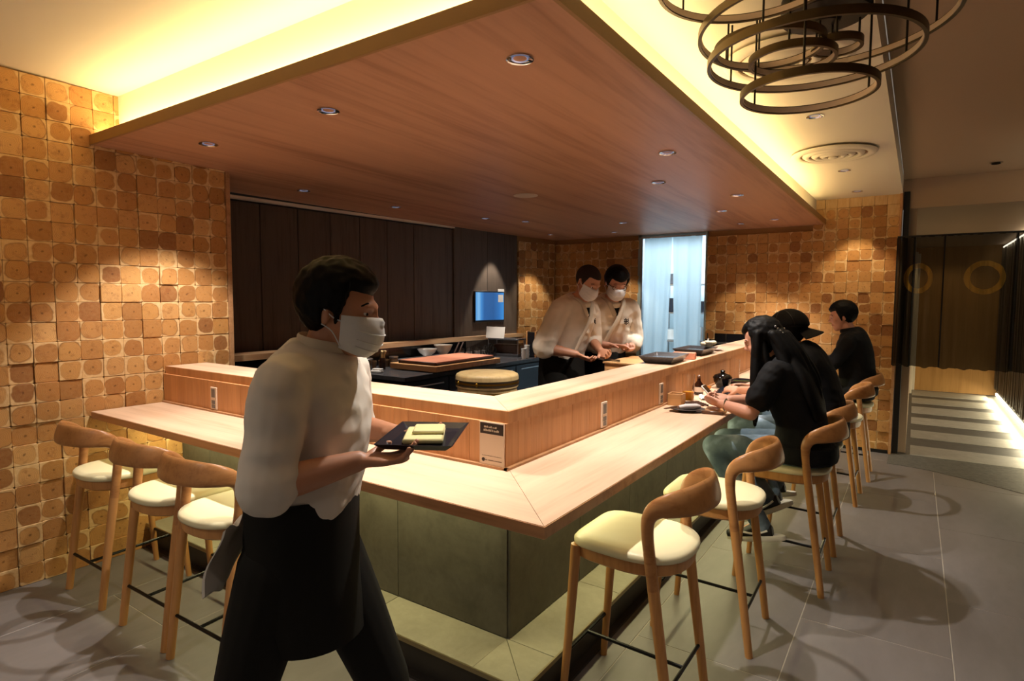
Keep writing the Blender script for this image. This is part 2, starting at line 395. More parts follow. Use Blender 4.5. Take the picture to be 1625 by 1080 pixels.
def tile_wall(wall, o, u, n, cols, rows, keep, w=.11, h=.1087, limit=300, stuff=None):
    """square log ends side by side on a wall; the nearest ones as single blocks, the rest joined"""
    rest = B(); cnt = 0
    for j in range(rows):
        for i in range(cols):
            ctr = Vector(o)+Vector(u)*((i+.5)*w)+Vector((0, 0, (j+.5)*h))
            if not keep(ctr): continue
            me = random.choice(TILES); rot = random.choice((0, 0, PI/2*0, PI))
            mtx = frame_matrix(ctr, u, n) @ Matrix.Rotation(rot, 4, 'Z')
            if cnt < limit and (stuff is None or not stuff(ctr)):
                t = link('wood_tile', me, wall); t.matrix_local = mtx; cnt += 1
            else:
                vs = [mtx @ v.co for v in me.vertices]; rest.add(vs, [tuple(p.vertices) for p in me.polygons])
    if rest.v:
        r = obj('wood_tile_field', rest, 'tile', wall, 30); r['kind'] = 'stuff'
# floor -------------------------------------------------------------
b = B(); b.bx(-3.95, 1.25, -1.6, 7.12, -.05, -.0015); floor = struct('floor', b, 'grout2')
fx = [1.4-.6*k for k in range(10)]
for ci, x1 in enumerate(fx):
    x0 = x1-.6; y = 3.12-1.2*4+(.0 if ci % 2 == 0 else .6)
    while y < 7.1:
        ya, yb = max(y, -1.5), min(y+1.2, 7.1)
        xa, xb = max(x0, -3.93), min(x1, 1.22)
        hid = xb < -1.5 and ya > 2.2
        if yb-ya > .05 and xb-xa > .05 and not hid:
            bb = B(); bb.box((0, 0, -.006), (xb-xa-.004, yb-ya-.004, .012), .0012)
            obj('floor_tile', bb, 'floor', floor, 30, ((xa+xb)/2, (ya+yb)/2, 0))
        y += 1.2
# rough stone apron in front of the passage, with a curved edge
b = B(); arc = [(-.16, 6.62), (.02, 6.60), (.16, 6.565), (.30, 6.49), (.48, 6.39), (.66, 6.28), (.82, 6.17), (1.0, 6.02), (1.22, 5.80)]
b.prism(arc+[(1.22, 7.12), (-.16, 7.12)], -.003, .003); struct('floor_stone_apron', b, 'rough')
b = B(); b.bx(-4.7, -1.56, 2.12, 7.05, -.05, .10); struct('floor_kitchen', b, 'black')
# left log wall ------------------------------------------------------
b = B(); b.bx(-4.05, -3.928, -1.6, 2.30, 0, 2.80); wl = struct('wall_left', b, 'grout')
tile_wall(wl, (-3.928, 2.285-.11*34, 0), (0, 1, 0), (1, 0, 0), 34, 25, lambda c: True, stuff=lambda c: c.y < .965)
b = B(); b.bx(-4.05, -3.893, 2.288, 2.318, 0, 2.40, .002); obj('edge_trim', b, 'oak_edge', wl)
b = B(); b.bx(-4.66, -3.99, 2.25, 2.29, 0, 2.42); struct('wall_return', b, 'grout')
# dark panelled kitchen wall -----------------------------------------
def quadwall(name, A, Bp, z0, z1, mat, thick=.06):
    A = Vector(A); Bp = Vector(Bp); d = (Bp-A).normalized(); nn = Vector((d.y, -d.x))
    if nn.x < 0: nn = -nn
    b = B(); p = [A-nn*.012, Bp-nn*.012, Bp-nn*thick, A-nn*thick]
    b.prism([tuple(q) for q in p], z0, z1); return struct(name, b, mat), d, nn
dk, d, nn = quadwall('wall_kitchen', (-4.66, 2.30), (-4.42, 5.33), 0, 2.42, 'black')
cuts = [(-4.66, 2.30), (-4.627, 2.716), (-4.605, 2.994), (-4.577, 3.345), (-4.551, 3.677), (-4.525, 4.01), (-4.498, 4.347), (-4.469, 4.706), (-4.42, 5.332)]
for p, q in zip(cuts[:-1], cuts[1:]):
    p = Vector(p); q = Vector(q); L = (q-p).length; c = (p+q)/2
    bb = B(); bb.box((0, 0, 0), (L-.006, .02, 2.335), .003)
    obj('wall_panel', bb, 'dark', dk, 30, (c.x, c.y, 2.335/2), (0, 0, math.atan2((q-p).y, (q-p).x)))
b = B(); b.prism([(-4.70, 2.30), (-4.585, 2.30), (-4.39, 5.31), (-4.46, 5.31)], 2.352, 2.372); obj('head_trim', b, 'white', dk)
ds, d, nn = quadwall('wall_screen', (-4.405, 5.30), (-4.238, 6.352), 0, 2.37, 'black')
for k in range(2):
    p = Vector((-4.405, 5.30)).lerp(Vector((-4.238, 6.352)), k/2); q = Vector((-4.405, 5.30)).lerp(Vector((-4.238, 6.352)), (k+1)/2); c = (p+q)/2
    bb = B(); bb.box((0, 0, 0), ((q-p).length-.003, .022, 2.36), .002)
    obj('wall_panel', bb, 'dark', ds, 30, (c.x, c.y, 1.18), (0, 0, math.atan2((q-p).y, (q-p).x)))
# log wall beside it and at the back ----------------------------------
A, Bp = Vector((-4.236, 6.356, 0)), Vector((-4.07, 7.06, 0)); u = (Bp-A).normalized(); n = Vector((u.y, -u.x, 0))
b = B(); b.prism([(A.x, A.y), (Bp.x, Bp.y), (Bp.x-.08, Bp.y), (A.x-.08, A.y)], 0, 2.37); ws = struct('wall_side', b, 'grout')
tile_wall(ws, A+u*.01, u, n, 6, 22, lambda c: .95 < c.z < 2.33)
YB = 7.08
b = B(); b.bx(-4.2, -2.885, YB, YB+.12, 0, 2.40); wb1 = struct('wall_doorway', b, 'grout')
tile_wall(wb1, (-4.08, YB, 0), (1, 0, 0), (0, -1, 0), 11, 22, lambda c: .9 < c.z < 2.32 and c.x < -2.92)
b = B(); b.prism([(-2.03, YB), (-.16, YB), (-.16, YB+.12), (-2.03, YB+.12)], 0, 2.597); wb2 = struct('wall_back', b, 'grout')
tile_wall(wb2, (-2.03, YB, 0), (1, 0, 0), (0, -1, 0), 17, 24,
          lambda c: (c.z < 2.30 or (c.x > -.93 and c.z < 2.57)) and (c.z > 1.14 or c.x > -1.25))
b = B(); b.bx(-.165, -.142, 7.02, YB+.12, 0, 2.598, .003); obj('edge_trim', b, 'oak_edge', wb2)
b = B(); b.bx(-2.03, -1.27, YB-.03, YB, .85, 1.16); bs = obj('splashback', b, 'darktile', wb2)
for x in (-2.0, -1.79, -1.50): 
    b = B(); b.bx(x-.006, x+.006, YB-.038, YB-.028, .85, 1.16); obj('joint_strip', b, 'chrome', wb2)
b = B(); b.bx(-2.03, -1.3, YB-.10, YB-.03, 1.045, 1.058, .002); obj('steel_shelf', b, 'steel', wb2)
b = B(); b.bx(-1.27, -.17, 7.045, YB, 0, .035); struct('baseboard_back', b, 'black')
# ceilings -------------------------------------------------------------
def ze(x, y): return zc(y)
b = B()
b.prism([(-4.0, -1.6), (-.19, -1.6), (-.165, 1.66), (-4.0, 1.66)], ze, lambda x, y: zc(y)+.16)
b.prism([(-1.075, 1.66), (-.185, 1.66), (-.145, 7.2), (-.90, 7.2)], ze, lambda x, y: zc(y)+.16)
struct('ceiling', b, 'white')
b = B()
b.prism([(-3.92, 1.65), (-1.07, 1.65), (-1.07, 1.68), (-3.92, 1.68)], 2.44, 2.74)
b.prism([(-1.073, 1.66), (-.905, 7.07), (-.935, 7.07), (-1.103, 1.66)], lambda x, y: zs(y)+.03, lambda x, y: zc(y)+.02)
struct('ceiling_cove', b, 'white')
b = B(); b.prism([(-.20, -1.6), (1.35, -1.6), (1.35, 7.12), (-.14, 7.12)], lambda x, y: zc(y)+.145, lambda x, y: zc(y)+.2); struct('ceiling_aisle', b, 'paint2')
# timber canopy hung under the ceiling
poly = [(-3.905, 1.5), (-.895, 1.5), (-.819, 7.07), (-4.07, 7.07), (-4.235, 6.35), (-4.374, 5.291), (-4.584, 2.713), (-4.61, 2.32), (-3.905, 2.32)]
b = B(); b.prism(poly, lambda x, y: zs(y), lambda x, y: zs(y)+.03); cano = struct('ceiling_canopy', b, 'canopy')
b = B()
b.prism([(-3.925, 1.492), (-.887, 1.492), (-.887, 1.506), (-3.925, 1.506)], 2.408, 2.462)
b.prism([(-.901, 1.5), (-.887, 1.495), (-.811, 7.07), (-.825, 7.07)], lambda x, y: zs(y)-.002, lambda x, y: zs(y)+.052)
obj('edge_lip', b, 'lip', cano)
# doorway to the kitchen behind ------------------------------------------
b = B(); b.bx(-2.885, -2.835, YB-.03, YB+.12, 0, 2.345, .004); b.bx(-2.05, -2.03, YB-.04, YB+.12, 0, 2.345, .003); b.bx(-2.885, -2.03, YB-.03, YB+.12, 2.315, 2.36, .004)
df = struct('door_1', b, plain('door frame', '#9aa59f', .4))
b = B(); b.bx(-2.836, -2.82, YB-.035, YB+.06, 0, 2.315); obj('frame_strip', b, 'steel', df)
kb = plain('kitchen white', '#cfe0e6', .4)
b = B(); b.bx(-3.4, -1.5, 8.9, 8.95, 0, 2.6); b.bx(-3.45, -3.4, YB+.12, 8.95, 0, 2.6); b.bx(-1.55, -1.5, YB+.12, 8.95, 0, 2.6); b.bx(-3.45, -1.5, YB+.12, 8.95, -.05, 0); b.bx(-3.45, -1.5, YB+.12, 8.95, 2.6, 2.65)
struct('wall_kitchen_room', b, kb)
# passage behind the dark curtain ----------------------------------------
PX0, PX1, PY1 = 0.0, 1.14, 12.45
b = B(); b.bx(PX0-.3, PX1+.2, 7.12, PY1, -.05, -.001); pf = struct('floor_passage', b, stone('passage stone', '#5c5a55', '#4c4a46', 12, .5))
for y0, y1 in ((7.12, 7.60), (8.04, 8.52), (8.97, 9.47), (9.83, 10.45), (10.80, 11.39), (11.70, 12.34)):
    bb = B(); bb.box((0, 0, 0), (1.02-.02, y1-y0, .006), .001); obj('pale_strip', bb, stone('pale strip stone', '#a9a69d', '#98958c', 10, .45) if 'pale strip stone' not in bpy.data.materials else bpy.data.materials['pale strip stone'], pf, 30, (.52, (y0+y1)/2, .002))
b = B(); b.bx(PX0-.3, PX1+.2, PY1, PY1+.06, 0, 2.6); pe = struct('wall_passage_end', b, wood('passage end veneer', '#b98a4c', '#a87a3e', 'Z', .55))
b = B(); b.bx(-.12, -.02, YB+.12, PY1, 0, 2.6); struct('wall_passage_left', b, 'paint2')
b = B(); b.bx(-.04, .012, 11.9, 12.0, 0, 2.35, .004); b.bx(-.02, .05, 12.40, 12.45, 0, 2.35, .004); struct('trim_1', b, 'white')
b = B(); b.bx(-.135, -.085, YB+.02, YB+.14, 0, 2.62, .003); struct('trim_2', b, 'black')
b = B(); b.bx(PX1, PX1+.08, 5.6, PY1, .11, 2.42); pr = struct('wall_passage_right', b, 'darktile')
ribs = B(); rr_ = random.Random(3); y = 5.62
rib = B(); rib.bx(-.02, .0, -.02, .02, 0, 2.26, .006); ribm = rib.mesh('rib', wood('ribbed dark timber', '#4a4036', '#2f2822', 'Z', .3), 30)
while y < 12.4:
    o = link('rib', ribm, pr, (PX1, y, .13)); o.scale = (.6+rr_.random()*.8, 1, 1); y += .055 if y < 9.5 else .11
b = B(); b.bx(PX1+.02, PX1+.08, 5.6, PY1, 0, .11); struct('baseboard_passage', b, 'black')
b = B(); b.bx(PX1+.005, PX1+.02, 5.7, PY1-.1, .015, .055); tag(obj('light_strip', b, glow('floor strip light', '#fff1c9', 9)), 'glowing light strip along the foot of the passage wall', 'light')
b = B(); b.bx(PX1-.012, PX1+.0, 5.7, PY1-.1, 2.40, 2.42); tag(obj('light_strip', b, glow('ceiling strip light', '#fff4dc', 7)), 'glowing light strip along the ceiling of the passage', 'light')
b = B(); b.bx(-.16, 1.35, 7.125, 7.20, 2.455, 2.80); struct('wall_passage_head', b, 'paint2')
b = B(); b.bx(-.12, 1.35, 7.20, PY1, 2.455, 2.50); struct('ceiling_passage', b, 'paint2')
b = B(); b.bx(1.25, 1.35, -1.6, 5.6, 0, 2.95); struct('wall_right', b, 'dark')
# things on the ceilings -----------------------------------------------
def disc_mesh(): pass
ringm = B().lathe([(.030, 0), (.046, -.001), (.050, -.004), (.050, -.0005), (.046, .0)], 24, cap=False)
RING = ringm.mesh('trim_ring', 'chrome'); 
LENSM = plain('lamp reflector', '#8f97b5', .25, .9, Emission_Color=lin('#c9d4ff'), Emission_Strength=.22)
LENS = B().lathe([(.0005, .020), (.018, .016), (.031, .010)], 24, cap=False).mesh('lens', LENSM)
CAN = B().lathe([(.0005, .014), (.032, .012), (.033, .0)], 24, cap=False).mesh('can', 'bronze2')
def downlight(x, y, z, label, s=1.0, group=None):
    t = thing('downlight', label, 'downlight', (x, y, z), 0, group); t.scale = (s, s, 1)
    link('trim_ring', RING, t, (0, 0, 0)); link('lens', LENS, t, (0, 0, -.012))
    return t
labs = ['recessed downlight in the timber canopy nearest its front corner', 'recessed downlight in the canopy, middle one of the front row', 'recessed downlight in the canopy above the left log wall', 'second recessed downlight from the corner along the aisle edge of the canopy', 'third recessed downlight from the corner along the aisle edge of the canopy', 'recessed downlight in the canopy midway between the aisle edge and the round white disc', 'recessed downlight in the canopy above the first dark wall panel, nearest the left log wall', 'recessed downlight in the canopy beside the middle of the dark panelled wall', 'recessed downlight in the canopy beside the far end of the dark panelled wall', 'recessed downlight in the canopy over the counter end by the back wall', 'recessed downlight in the canopy at the far aisle corner by the back log wall', 'recessed downlight in the canopy before the kitchen doorway', 'recessed downlight in the canopy in front of the far side log wall']
for (x, y, w, a, t), lb in zip(CANOPY_LIGHTS[:13], labs): downlight(x, y, zs(y)-.001, lb)
for (x, y, w, t), lb in zip(WALL_LIGHTS, ['small downlight in the canopy close to the back log wall right of the kitchen doorway', 'small downlight in the canopy close to the log wall left of the kitchen doorway', 'small downlight in the canopy in the far corner by the side log wall']): downlight(x, y, zs(y)-.001, lb, .8)
for (x, y, w), lb in zip(CEIL_LIGHTS, ['recessed downlight in the white ceiling just beyond the ring chandelier', 'recessed downlight in the white ceiling beyond the round vent', 'recessed downlight in the white ceiling next to the back log wall']): downlight(x, y, zc(y)-.001, lb, .95)
t = thing('ceiling_sensor', 'small round recessed fitting in the dim aisle ceiling above the dark curtain', 'ceiling fitting', (.53, 6.7, zc(6.7)+.144)); link('trim_ring', RING, t); link('can', CAN, t, (0, 0, -.014))
t = thing('ceiling_speaker', 'flat round white disc set in the middle of the timber canopy', 'speaker', (-2.627, 4.064, zs(4.064)))
b = B(); b.lathe([(.0005, -.006), (.085, -.006), (.098, -.003), (.10, 0)], 32, cap=False); obj('cover', b, 'label', t)
def vent(x, y, label):
    t = thing('ceiling_vent', label, 'vent', (x, y, zc(y)-.006))
    b = B(); b.lathe([(.0005, -.003), (.275, -.003), (.275, .0), (.0005, .0)], 40, cap=False); obj('back_plate', b, 'lip', t)
    for r0, r1, dz in ((.222, .285, -.016), (.160, .206, -.020), (.104, .145, -.023), (.052, .090, -.026)):
        b = B(); b.lathe([(r0, dz+.010), (r0, dz), (r0+.012, dz-.006), (r1-.014, dz-.004), (r1, dz+.008), (r1, dz+.013), (r0, dz+.010)], 48, cap=False); obj('cone_ring', b, 'white', t)
    b = B(); b.lathe([(.0005, -.040), (.024, -.039), (.032, -.034), (.03, 0)], 24, cap=False); obj('hub', b, 'white', t)
    return t
vent(-.55, 5.05, 'round ringed air vent in the white ceiling beyond the chandelier'); vent(-.545, 3.10, 'round ringed air vent in the white ceiling behind the chandelier rings')
# ------------------------------------------------------------------ ring chandelier
ch = thing('ring_chandelier', 'bronze chandelier of thin hoops at several heights hung from the white ceiling', 'chandelier', (-.33, 2.60, zc(2.60)))
b = B(); b.lathe([(.0005, -.075), (.15, -.075), (.155, -.07), (.155, -.0), (.15, 0)], 40, cap=False); obj('canopy', b, 'bronze2', ch)
b = B(); b.lathe([(.0005, -.10), (.05, -.10), (.06, -.075), (.0005, -.075)], 24, cap=False); obj('hub', b, 'bronze2', ch)
# ring: (dx, dy, z below ceiling, radius)
RINGS = [(-.03,-.15,-.385,.225),(-.025,-.15,-.26,.35),(-.167,-.15,-.198,.19),(.044,0,-.186,.083),(0,-.1,-.14,.425),(-.16,-.5,-.10,.29),(-.10,-.06,-.225,.15)]
for dx, dy, dz, r in RINGS:
    prof = [(r-.006, -.014), (r+.006, -.014), (r+.006, .014), (r-.006, .014)]; b = B(); n = 72
    rings = [[(dx+q*math.cos(2*PI*k/n), dy+q*math.sin(2*PI*k/n), dz+z) for q, z in prof] for k in range(n)]
    b.loft(rings, False, True); rg = obj('ring', b, 'bronze', ch, 30)
    b = B(); rings = [[(dx+q*math.cos(2*PI*k/n), dy+q*math.sin(2*PI*k/n), dz+z) for q, z in ((r-.0085, -.010), (r-.006, -.010), (r-.006, .010), (r-.0085, .010))] for k in range(n)]
    b.loft(rings, False, True); obj('inner_band', b, 'label', rg, 30)  # paler band lining the inside of the hoop
    for a in (.6, 2.7, 4.8):
        p = Vector((dx+r*math.cos(a), dy+r*math.sin(a), dz+.012))
        q = Vector((p.x, p.y, 0)); 
        if q.xy.length > .15: q.xy = q.xy.normalized()*.13
        b = B()
        b.tube([p, (p.x, p.y, min(-.09, dz+.05)) , (p.x, p.y, -.085)] if p.xy.length < .15 else [p, (p.x, p.y, -.02)], .004, 8); obj('rod', b, 'bronze2', ch)
# ------------------------------------------------------------------ bar: stone base, riser with raised ledge, bar top
XR, YR = -1.27, 1.84                     # face of the riser
bc = thing('bar_counter', 'slate clad bar base with a low stone footstep on dark kick plate', 'counter', (-1.33, 1.95, 0))
def wo(b, name, mat, par, smooth=30): return obj(name, b, mat, par, smooth)
def L(v, o): return Vector(v)-Vector(o)
BO = Vector((-1.33, 1.95, 0))
def sub(b): b.v = [v-BO for v in b.v]; return b
b = B(); b.prism([(-3.8925, 1.955), (-1.335, 1.955), (-1.335, 6.95), (-1.52, 6.95), (-1.52, 2.10), (-3.8925, 2.10)], .02, .86); wo(sub(b), 'body', 'grout2', bc)
# slate sheets: joints measured on both arms
xs = [-1.334, -1.955, -2.575, -3.195, -3.565, -3.892]
for xa, xb in zip(xs[:-1], xs[1:]):
    bb = B(); bb.box((0, 0, 0), (xa-xb-.003, .014, .735), .001); obj('slate_tile', bb, 'base', bc, 30, L(((xa+xb)/2, 1.948, .155+.3675), BO))
ys = [1.945, 2.56, 3.18, 3.80, 4.42, 5.04, 5.66, 6.28, 6.95]
for ya, yb in zip(ys[:-1], ys[1:]):
    bb = B(); bb.box((0, 0, 0), (.014, yb-ya-.003, .735), .001); obj('slate_tile', bb, 'base', bc, 30, L((-1.334+.004, (ya+yb)/2, .155+.3675), BO))
# footstep
b = B(); b.prism([(-3.8925, 1.735), (-1.125, 1.735), (-1.125, 6.95), (-1.34, 6.95), (-1.34, 1.95), (-3.8925, 1.95)], .0, .140); wo(sub(b), 'kick_plate', 'kick', bc)
for xa, xb in zip([-1.335]+xs[1:-1], xs[1:]):
    bb = B(); bb.box((0, 0, 0), (xa-xb-.003, .228, .012), .001); obj('step_tile', bb, 'plinth', bc, 30, L(((xa+xb)/2, 1.828, .146), BO))
for ya, yb in zip(ys[:-1], ys[1:]):
    bb = B(); bb.box((0, 0, 0), (.225, yb-ya-.003, .012), .001); obj('step_tile', bb, 'plinth', bc, 30, L((-1.222, (ya+yb)/2, .146), BO))
bb = B(); bb.prism([(-1.335, 1.943), (-1.11, 1.943), (-1.11, 1.714)], .140, .152); bb.prism([(-1.337, 1.941), (-1.113, 1.714), (-1.335, 1.714)], .140, .152); wo(sub(bb), 'step_tile', 'plinth', bc)
b = B(); b.bx(-3.8925, -1.104, 1.706, 1.713, .135, .1535); b.bx(-1.110, -1.103, 1.706, 6.95, .135, .1535); wo(sub(b), 'edge_strip', 'brass', bc)
b = B(); b.bx(-3.8925, -1.13, 1.70, 1.735, 0, .012); b.bx(-1.125, -1.09, 1.70, 6.95, 0, .012); wo(sub(b), 'floor_strip', 'kick', bc)
# bar top
bt = thing('bar_worktop', 'pale oak bar top running round the corner, mitred at the corner', 'counter top', (-.86, 1.44, .855))
BO = Vector((-.86, 1.44, .855))
b = B(); b.prism([(-3.8925, 1.44), (-.861, 1.44), (-1.262, 1.848), (-3.8925, 1.848)], .855, .895); wo(sub(b), 'front_board', 'oak_x', bt)
b = B(); b.prism([(-.86, 1.441), (-.86, 6.95), (-1.262, 6.95), (-1.262, 1.850)], .855, .895); wo(sub(b), 'side_board', 'oak_y', bt)
b = B(); b.bx(-3.8925, -.86, 1.437, 1.440, .857, .893); b.bx(-.860, -.857, 1.437, 6.95, .857, .893); wo(sub(b), 'edging', 'oak_edge', bt)
# raised ledge on its riser
lg = thing('raised_ledge', 'raised pale oak ledge on a boarded riser behind the bar top', 'counter ledge', (-1.28, 1.865, .895))
BO = Vector((-1.28, 1.865, .895))
b = B(); b.prism([(-3.8925, 1.858), (-1.289, 1.858), (-1.289, 6.95), (-1.50, 6.95), (-1.50, 2.10), (-3.8925, 2.10)], .861, 1.08); wo(sub(b), 'carcass', 'grout', lg)
n = 31; w = (3.898-1.29)/n
for k in range(n):
    bb = B(); bb.box((0, 0, 0), (w-.0012, .016, .178), .0008); obj('riser_board', bb, 'riser', lg, 30, L((-3.8925+w*(k+.5), 1.850, .895+.089), BO))
n = 58; w = (6.95-1.842)/n
for k in range(n):
    bb = B(); bb.box((0, 0, 0), (.016, w-.0012, .178), .0008); obj('riser_board', bb, 'riser', lg, 30, L((-1.281, 1.842+w*(k+.5), .895+.089), BO))
b = B(); b.prism([(-3.8925, 1.862), (-1.279, 1.862), (-1.531, 2.118), (-3.8925, 2.118)], 1.075, 1.12); wo(sub(b), 'front_ledge', 'oak_x', lg)
b = B(); b.prism([(-1.278, 1.863), (-1.278, 6.95), (-1.531, 6.95), (-1.531, 2.120)], 1.075, 1.12); wo(sub(b), 'side_ledge', 'oak_y', lg)
b = B(); b.bx(-3.8925, -1.272, 1.855, 1.862, 1.073, 1.119); b.bx(-1.278, -1.271, 1.855, 6.95, 1.073, 1.119); wo(sub(b), 'fascia', 'riser', lg)
b = B(); b.bx(-3.8925, -1.258, 1.826, 1.842, .8955, .905); b.bx(-1.273, -1.257, 1.826, 6.95, .8955, .905); wo(sub(b), 'foot_strip', 'oak_edge', lg)
# power outlets set in the riser
for (x, y, ax) in ((-3.312, 1.839, 'x'), (-1.269, 2.70, 'y'), (-1.269, 3.51, 'y')):
    rz = 0 if ax == 'x' else PI/2
    bb = B(); bb.box((0, 0, 0), (.062, .008, .128), .002); p = obj('outlet_plate', bb, 'label', lg, 30, L((x, y, .974), BO), (0, 0, rz)); p['label'] = 'narrow upright power outlet plate'
    for dz, h in ((.030, .050), (-.022, .022), (-.046, .020)):
        bb = B(); bb.box((0, 0, 0), (.034, .004, h), .001); q = obj('socket', bb, 'grey', p, 30, (0, -.0045, dz))
# card sign leaning on the riser
sg = thing('table_sign', 'small upright card with dark header leaning on the riser at the bar corner', 'sign', (-1.334, 1.834, .9055))
b = B(); b.box((0, 0, .084), (.118, .004, .168), .0008); obj('card', b, 'label', sg)
b = B(); b.box((0, -.0025, .143), (.110, .001, .042)); hd = obj('header', b, 'ink', sg)
rnd = random.Random(5)
def scribble(name, x0, x1, z, h, par, mat, yy):       # a line of print too small to read in the photograph
    b = B(); x = x0
    while x < x1:
        w = .0022+rnd.random()*.0024; hh = h*(.55+.45*rnd.random()); b.box((x+w/2, yy, z-h/2+hh/2), (w, .0004, hh)); x += w+.0012+(.003 if rnd.random() < .14 else 0)
    return obj(name, b, mat, par, None)
scribble('header_line', -.036, .020, .150, .008, hd, 'inkw', -.0033); scribble('header_line', -.038, .032, .137, .009, hd, 'inkw', -.0033)
scribble('small_print', -.046, .044, .036, .0025, sg, 'brownc', -.0024); scribble('small_print', -.030, .046, .019, .004, sg, 'brownc', -.0024)
b = B(); b.tube([(-.040, -.0021, .019), (-.040, -.0028, .019)], .0075, 20, cap=True); obj('round_mark', b, 'ink', sg)
# ------------------------------------------------------------------ bar stools
def rot_ring(c, a, b_, u, w, n): return [c+u*(a*math.cos(2*PI*k/n))+w*(b_*math.sin(2*PI*k/n)) for k in range(n)]
def stool():
    """faces +x; origin on the floor under the seat"""
    t = thing('bar_stool', None, 'bar stool')
    # one bent bar: rear post, curved backrest, rear post - built as two posts and a back board
    for s in (-1, 1):
        b = B(); pts = cr([(-.215, s*.193, 0), (-.175, s*.193, .30), (-.140, s*.195, .55)], 6)
        rad = [(.0165+.0035*min(1, p[2]/.5), .0185+.0035*min(1, p[2]/.5)) for p in pts]
        b.tube(pts, rad, 12, (1, 0, 0)); obj('leg', b, 'stool', t, 60)
        b = B(); pts = cr([(.222, s*.182, 0), (.198, s*.174, .30), (.176, s*.168, .628)], 5)
        rad = [(.014+.006*min(1, p[2]/.6), .014+.006*min(1, p[2]/.6)) for p in pts]
        b.tube(pts, rad, 12, (1, 0, 0)); obj('leg', b, 'stool', t, 60)
        b = B(); b.lathe([(.0005, 0), (.012, 0), (.012, .004), (.0005, .004)], 10, (-.215, s*.193, -.0005), cap=False); obj('foot_pad', b, 'black', t)
        b = B(); b.lathe([(.0005, 0), (.012, 0), (.012, .004), (.0005, .004)], 10, (.222, s*.182, -.0005), cap=False); obj('foot_pad', b, 'black', t)
    # bent back: rear posts sweep round into the wide backrest, one continuous bar
    key = [(-.140, -.195, .55, .0200, .0220), (-.124, -.197, .67, .0200, .0220), (-.116, -.199, .75, .0215, .0215), (-.122, -.202, .802, .0255, .0195), (-.150, -.203, .838, .033, .0165),
           (-.200, -.187, .858, .043, .013), (-.254, -.124, .869, .050, .011), (-.281, 0, .873, .052, .011)]
    key = key+[(x, -y, z, a_, b_) for x, y, z, a_, b_ in key[::-1][1:]]
    K = cr(key, 6); m = len(K); C_ = [Vector(k[:3]) for k in K]; T_ = [(C_[min(i+1, m-1)]-C_[max(i-1, 0)]).normalized() for i in range(m)]
    half = m//2; H_ = [None]*m; h = Vector((1, 0, 0))
    for i in range(half+1):
        h = (h-T_[i]*h.dot(T_[i])).normalized(); H_[i] = h.copy(); H_[m-1-i] = Vector((h.x, -h.y, h.z))
    rings = []
    for i, k in enumerate(K):
        w = T_[i].cross(H_[i]); ex = .85 if k[3] > .028 else 1.0
        rings.append([C_[i]+H_[i]*(k[3]*math.copysign(abs(math.cos(a))**ex, math.cos(a)))+w*(k[4]*math.sin(a)) for a in [2*PI*j/16 for j in range(16)]])
    b = B(); b.loft(rings); obj('backrest', b, 'stoolb', t, 60)
    # seat: square front, round back
    out = []
    for i in range(48):
        a = 2*PI*i/48; ex = 6.0 if math.cos(a) > 0 else 2.5
        r = (abs(math.cos(a))**ex+abs(math.sin(a))**ex)**(-1/ex); x = r*math.cos(a)*.215; y = r*math.sin(a)*.205
        if x > 0: y *= 1-.06*(x/.215)
        out.append((x, y))
    def ring(s, z): return [(x*s-.01, y*s, z) for x, y in out]
    b = B(); b.loft([ring(.94, .626), ring(.99, .630), ring(1.0, .640), ring(.995, .650), ring(.965, .658), ring(.86, .663), ring(.6, .662), ring(.2, .660)]); obj('seat', b, 'pad', t, 60)
    b = B(); b.loft([ring(.86, .575), ring(.93, .585), ring(.95, .626)]); fr = obj('seat_frame', b, 'stool', t, 40)
    b = B(); b.tube([(-.190, -.193, .185), (-.190, .193, .185)], .0075, 8); obj('footrest', b, 'steelblk', t)
    b = B(); b.tube([(.210, -.18, .195), (.210, .18, .195)], .0075, 8); obj('footrest', b, 'steelblk', t)
    b = B(); b.tube([(-.190, 0, .185), (.210, 0, .195)], .0075, 8); obj('footrest', b, 'steelblk', t)
    index_kids(t); return t
st0 = stool()
STOOLS = [(-.845, 2.115, PI, 'oak bar stool with cream seat nearest the bar corner on the aisle side'),
 (-.752, 2.825, PI, 'empty oak bar stool between the corner stool and the long haired woman'),
 (-.560, 3.585, PI, 'oak bar stool the long haired woman sits on'),
 (-.560, 4.190, PI, 'oak bar stool under the man in the black cap'),
 (-.520, 5.270, PI, 'oak bar stool hidden between the man in the cap and the far diner'),
 (-.485, 6.03, PI, 'oak bar stool of the far diner beside the back log wall'),
 (-3.480, 1.435, PI/2, 'oak bar stool with cream seat next to the left log wall'),
 (-2.860, 1.435, PI/2, 'middle one of the three oak stools left of the waiter'),
 (-2.405, 1.430, PI/2, 'oak bar stool right behind the waiter, tucked under the front bar top')]
for i, (x, y, rz, lb) in enumerate(STOOLS):
    o = st0 if i == 0 else copy_tree(st0); o.location = (x, y, 0); o.rotation_euler = (0, 0, rz+(random.random()-.5)*.04); o['label'] = lb; o['group'] = 'oak bar stools along the bar'
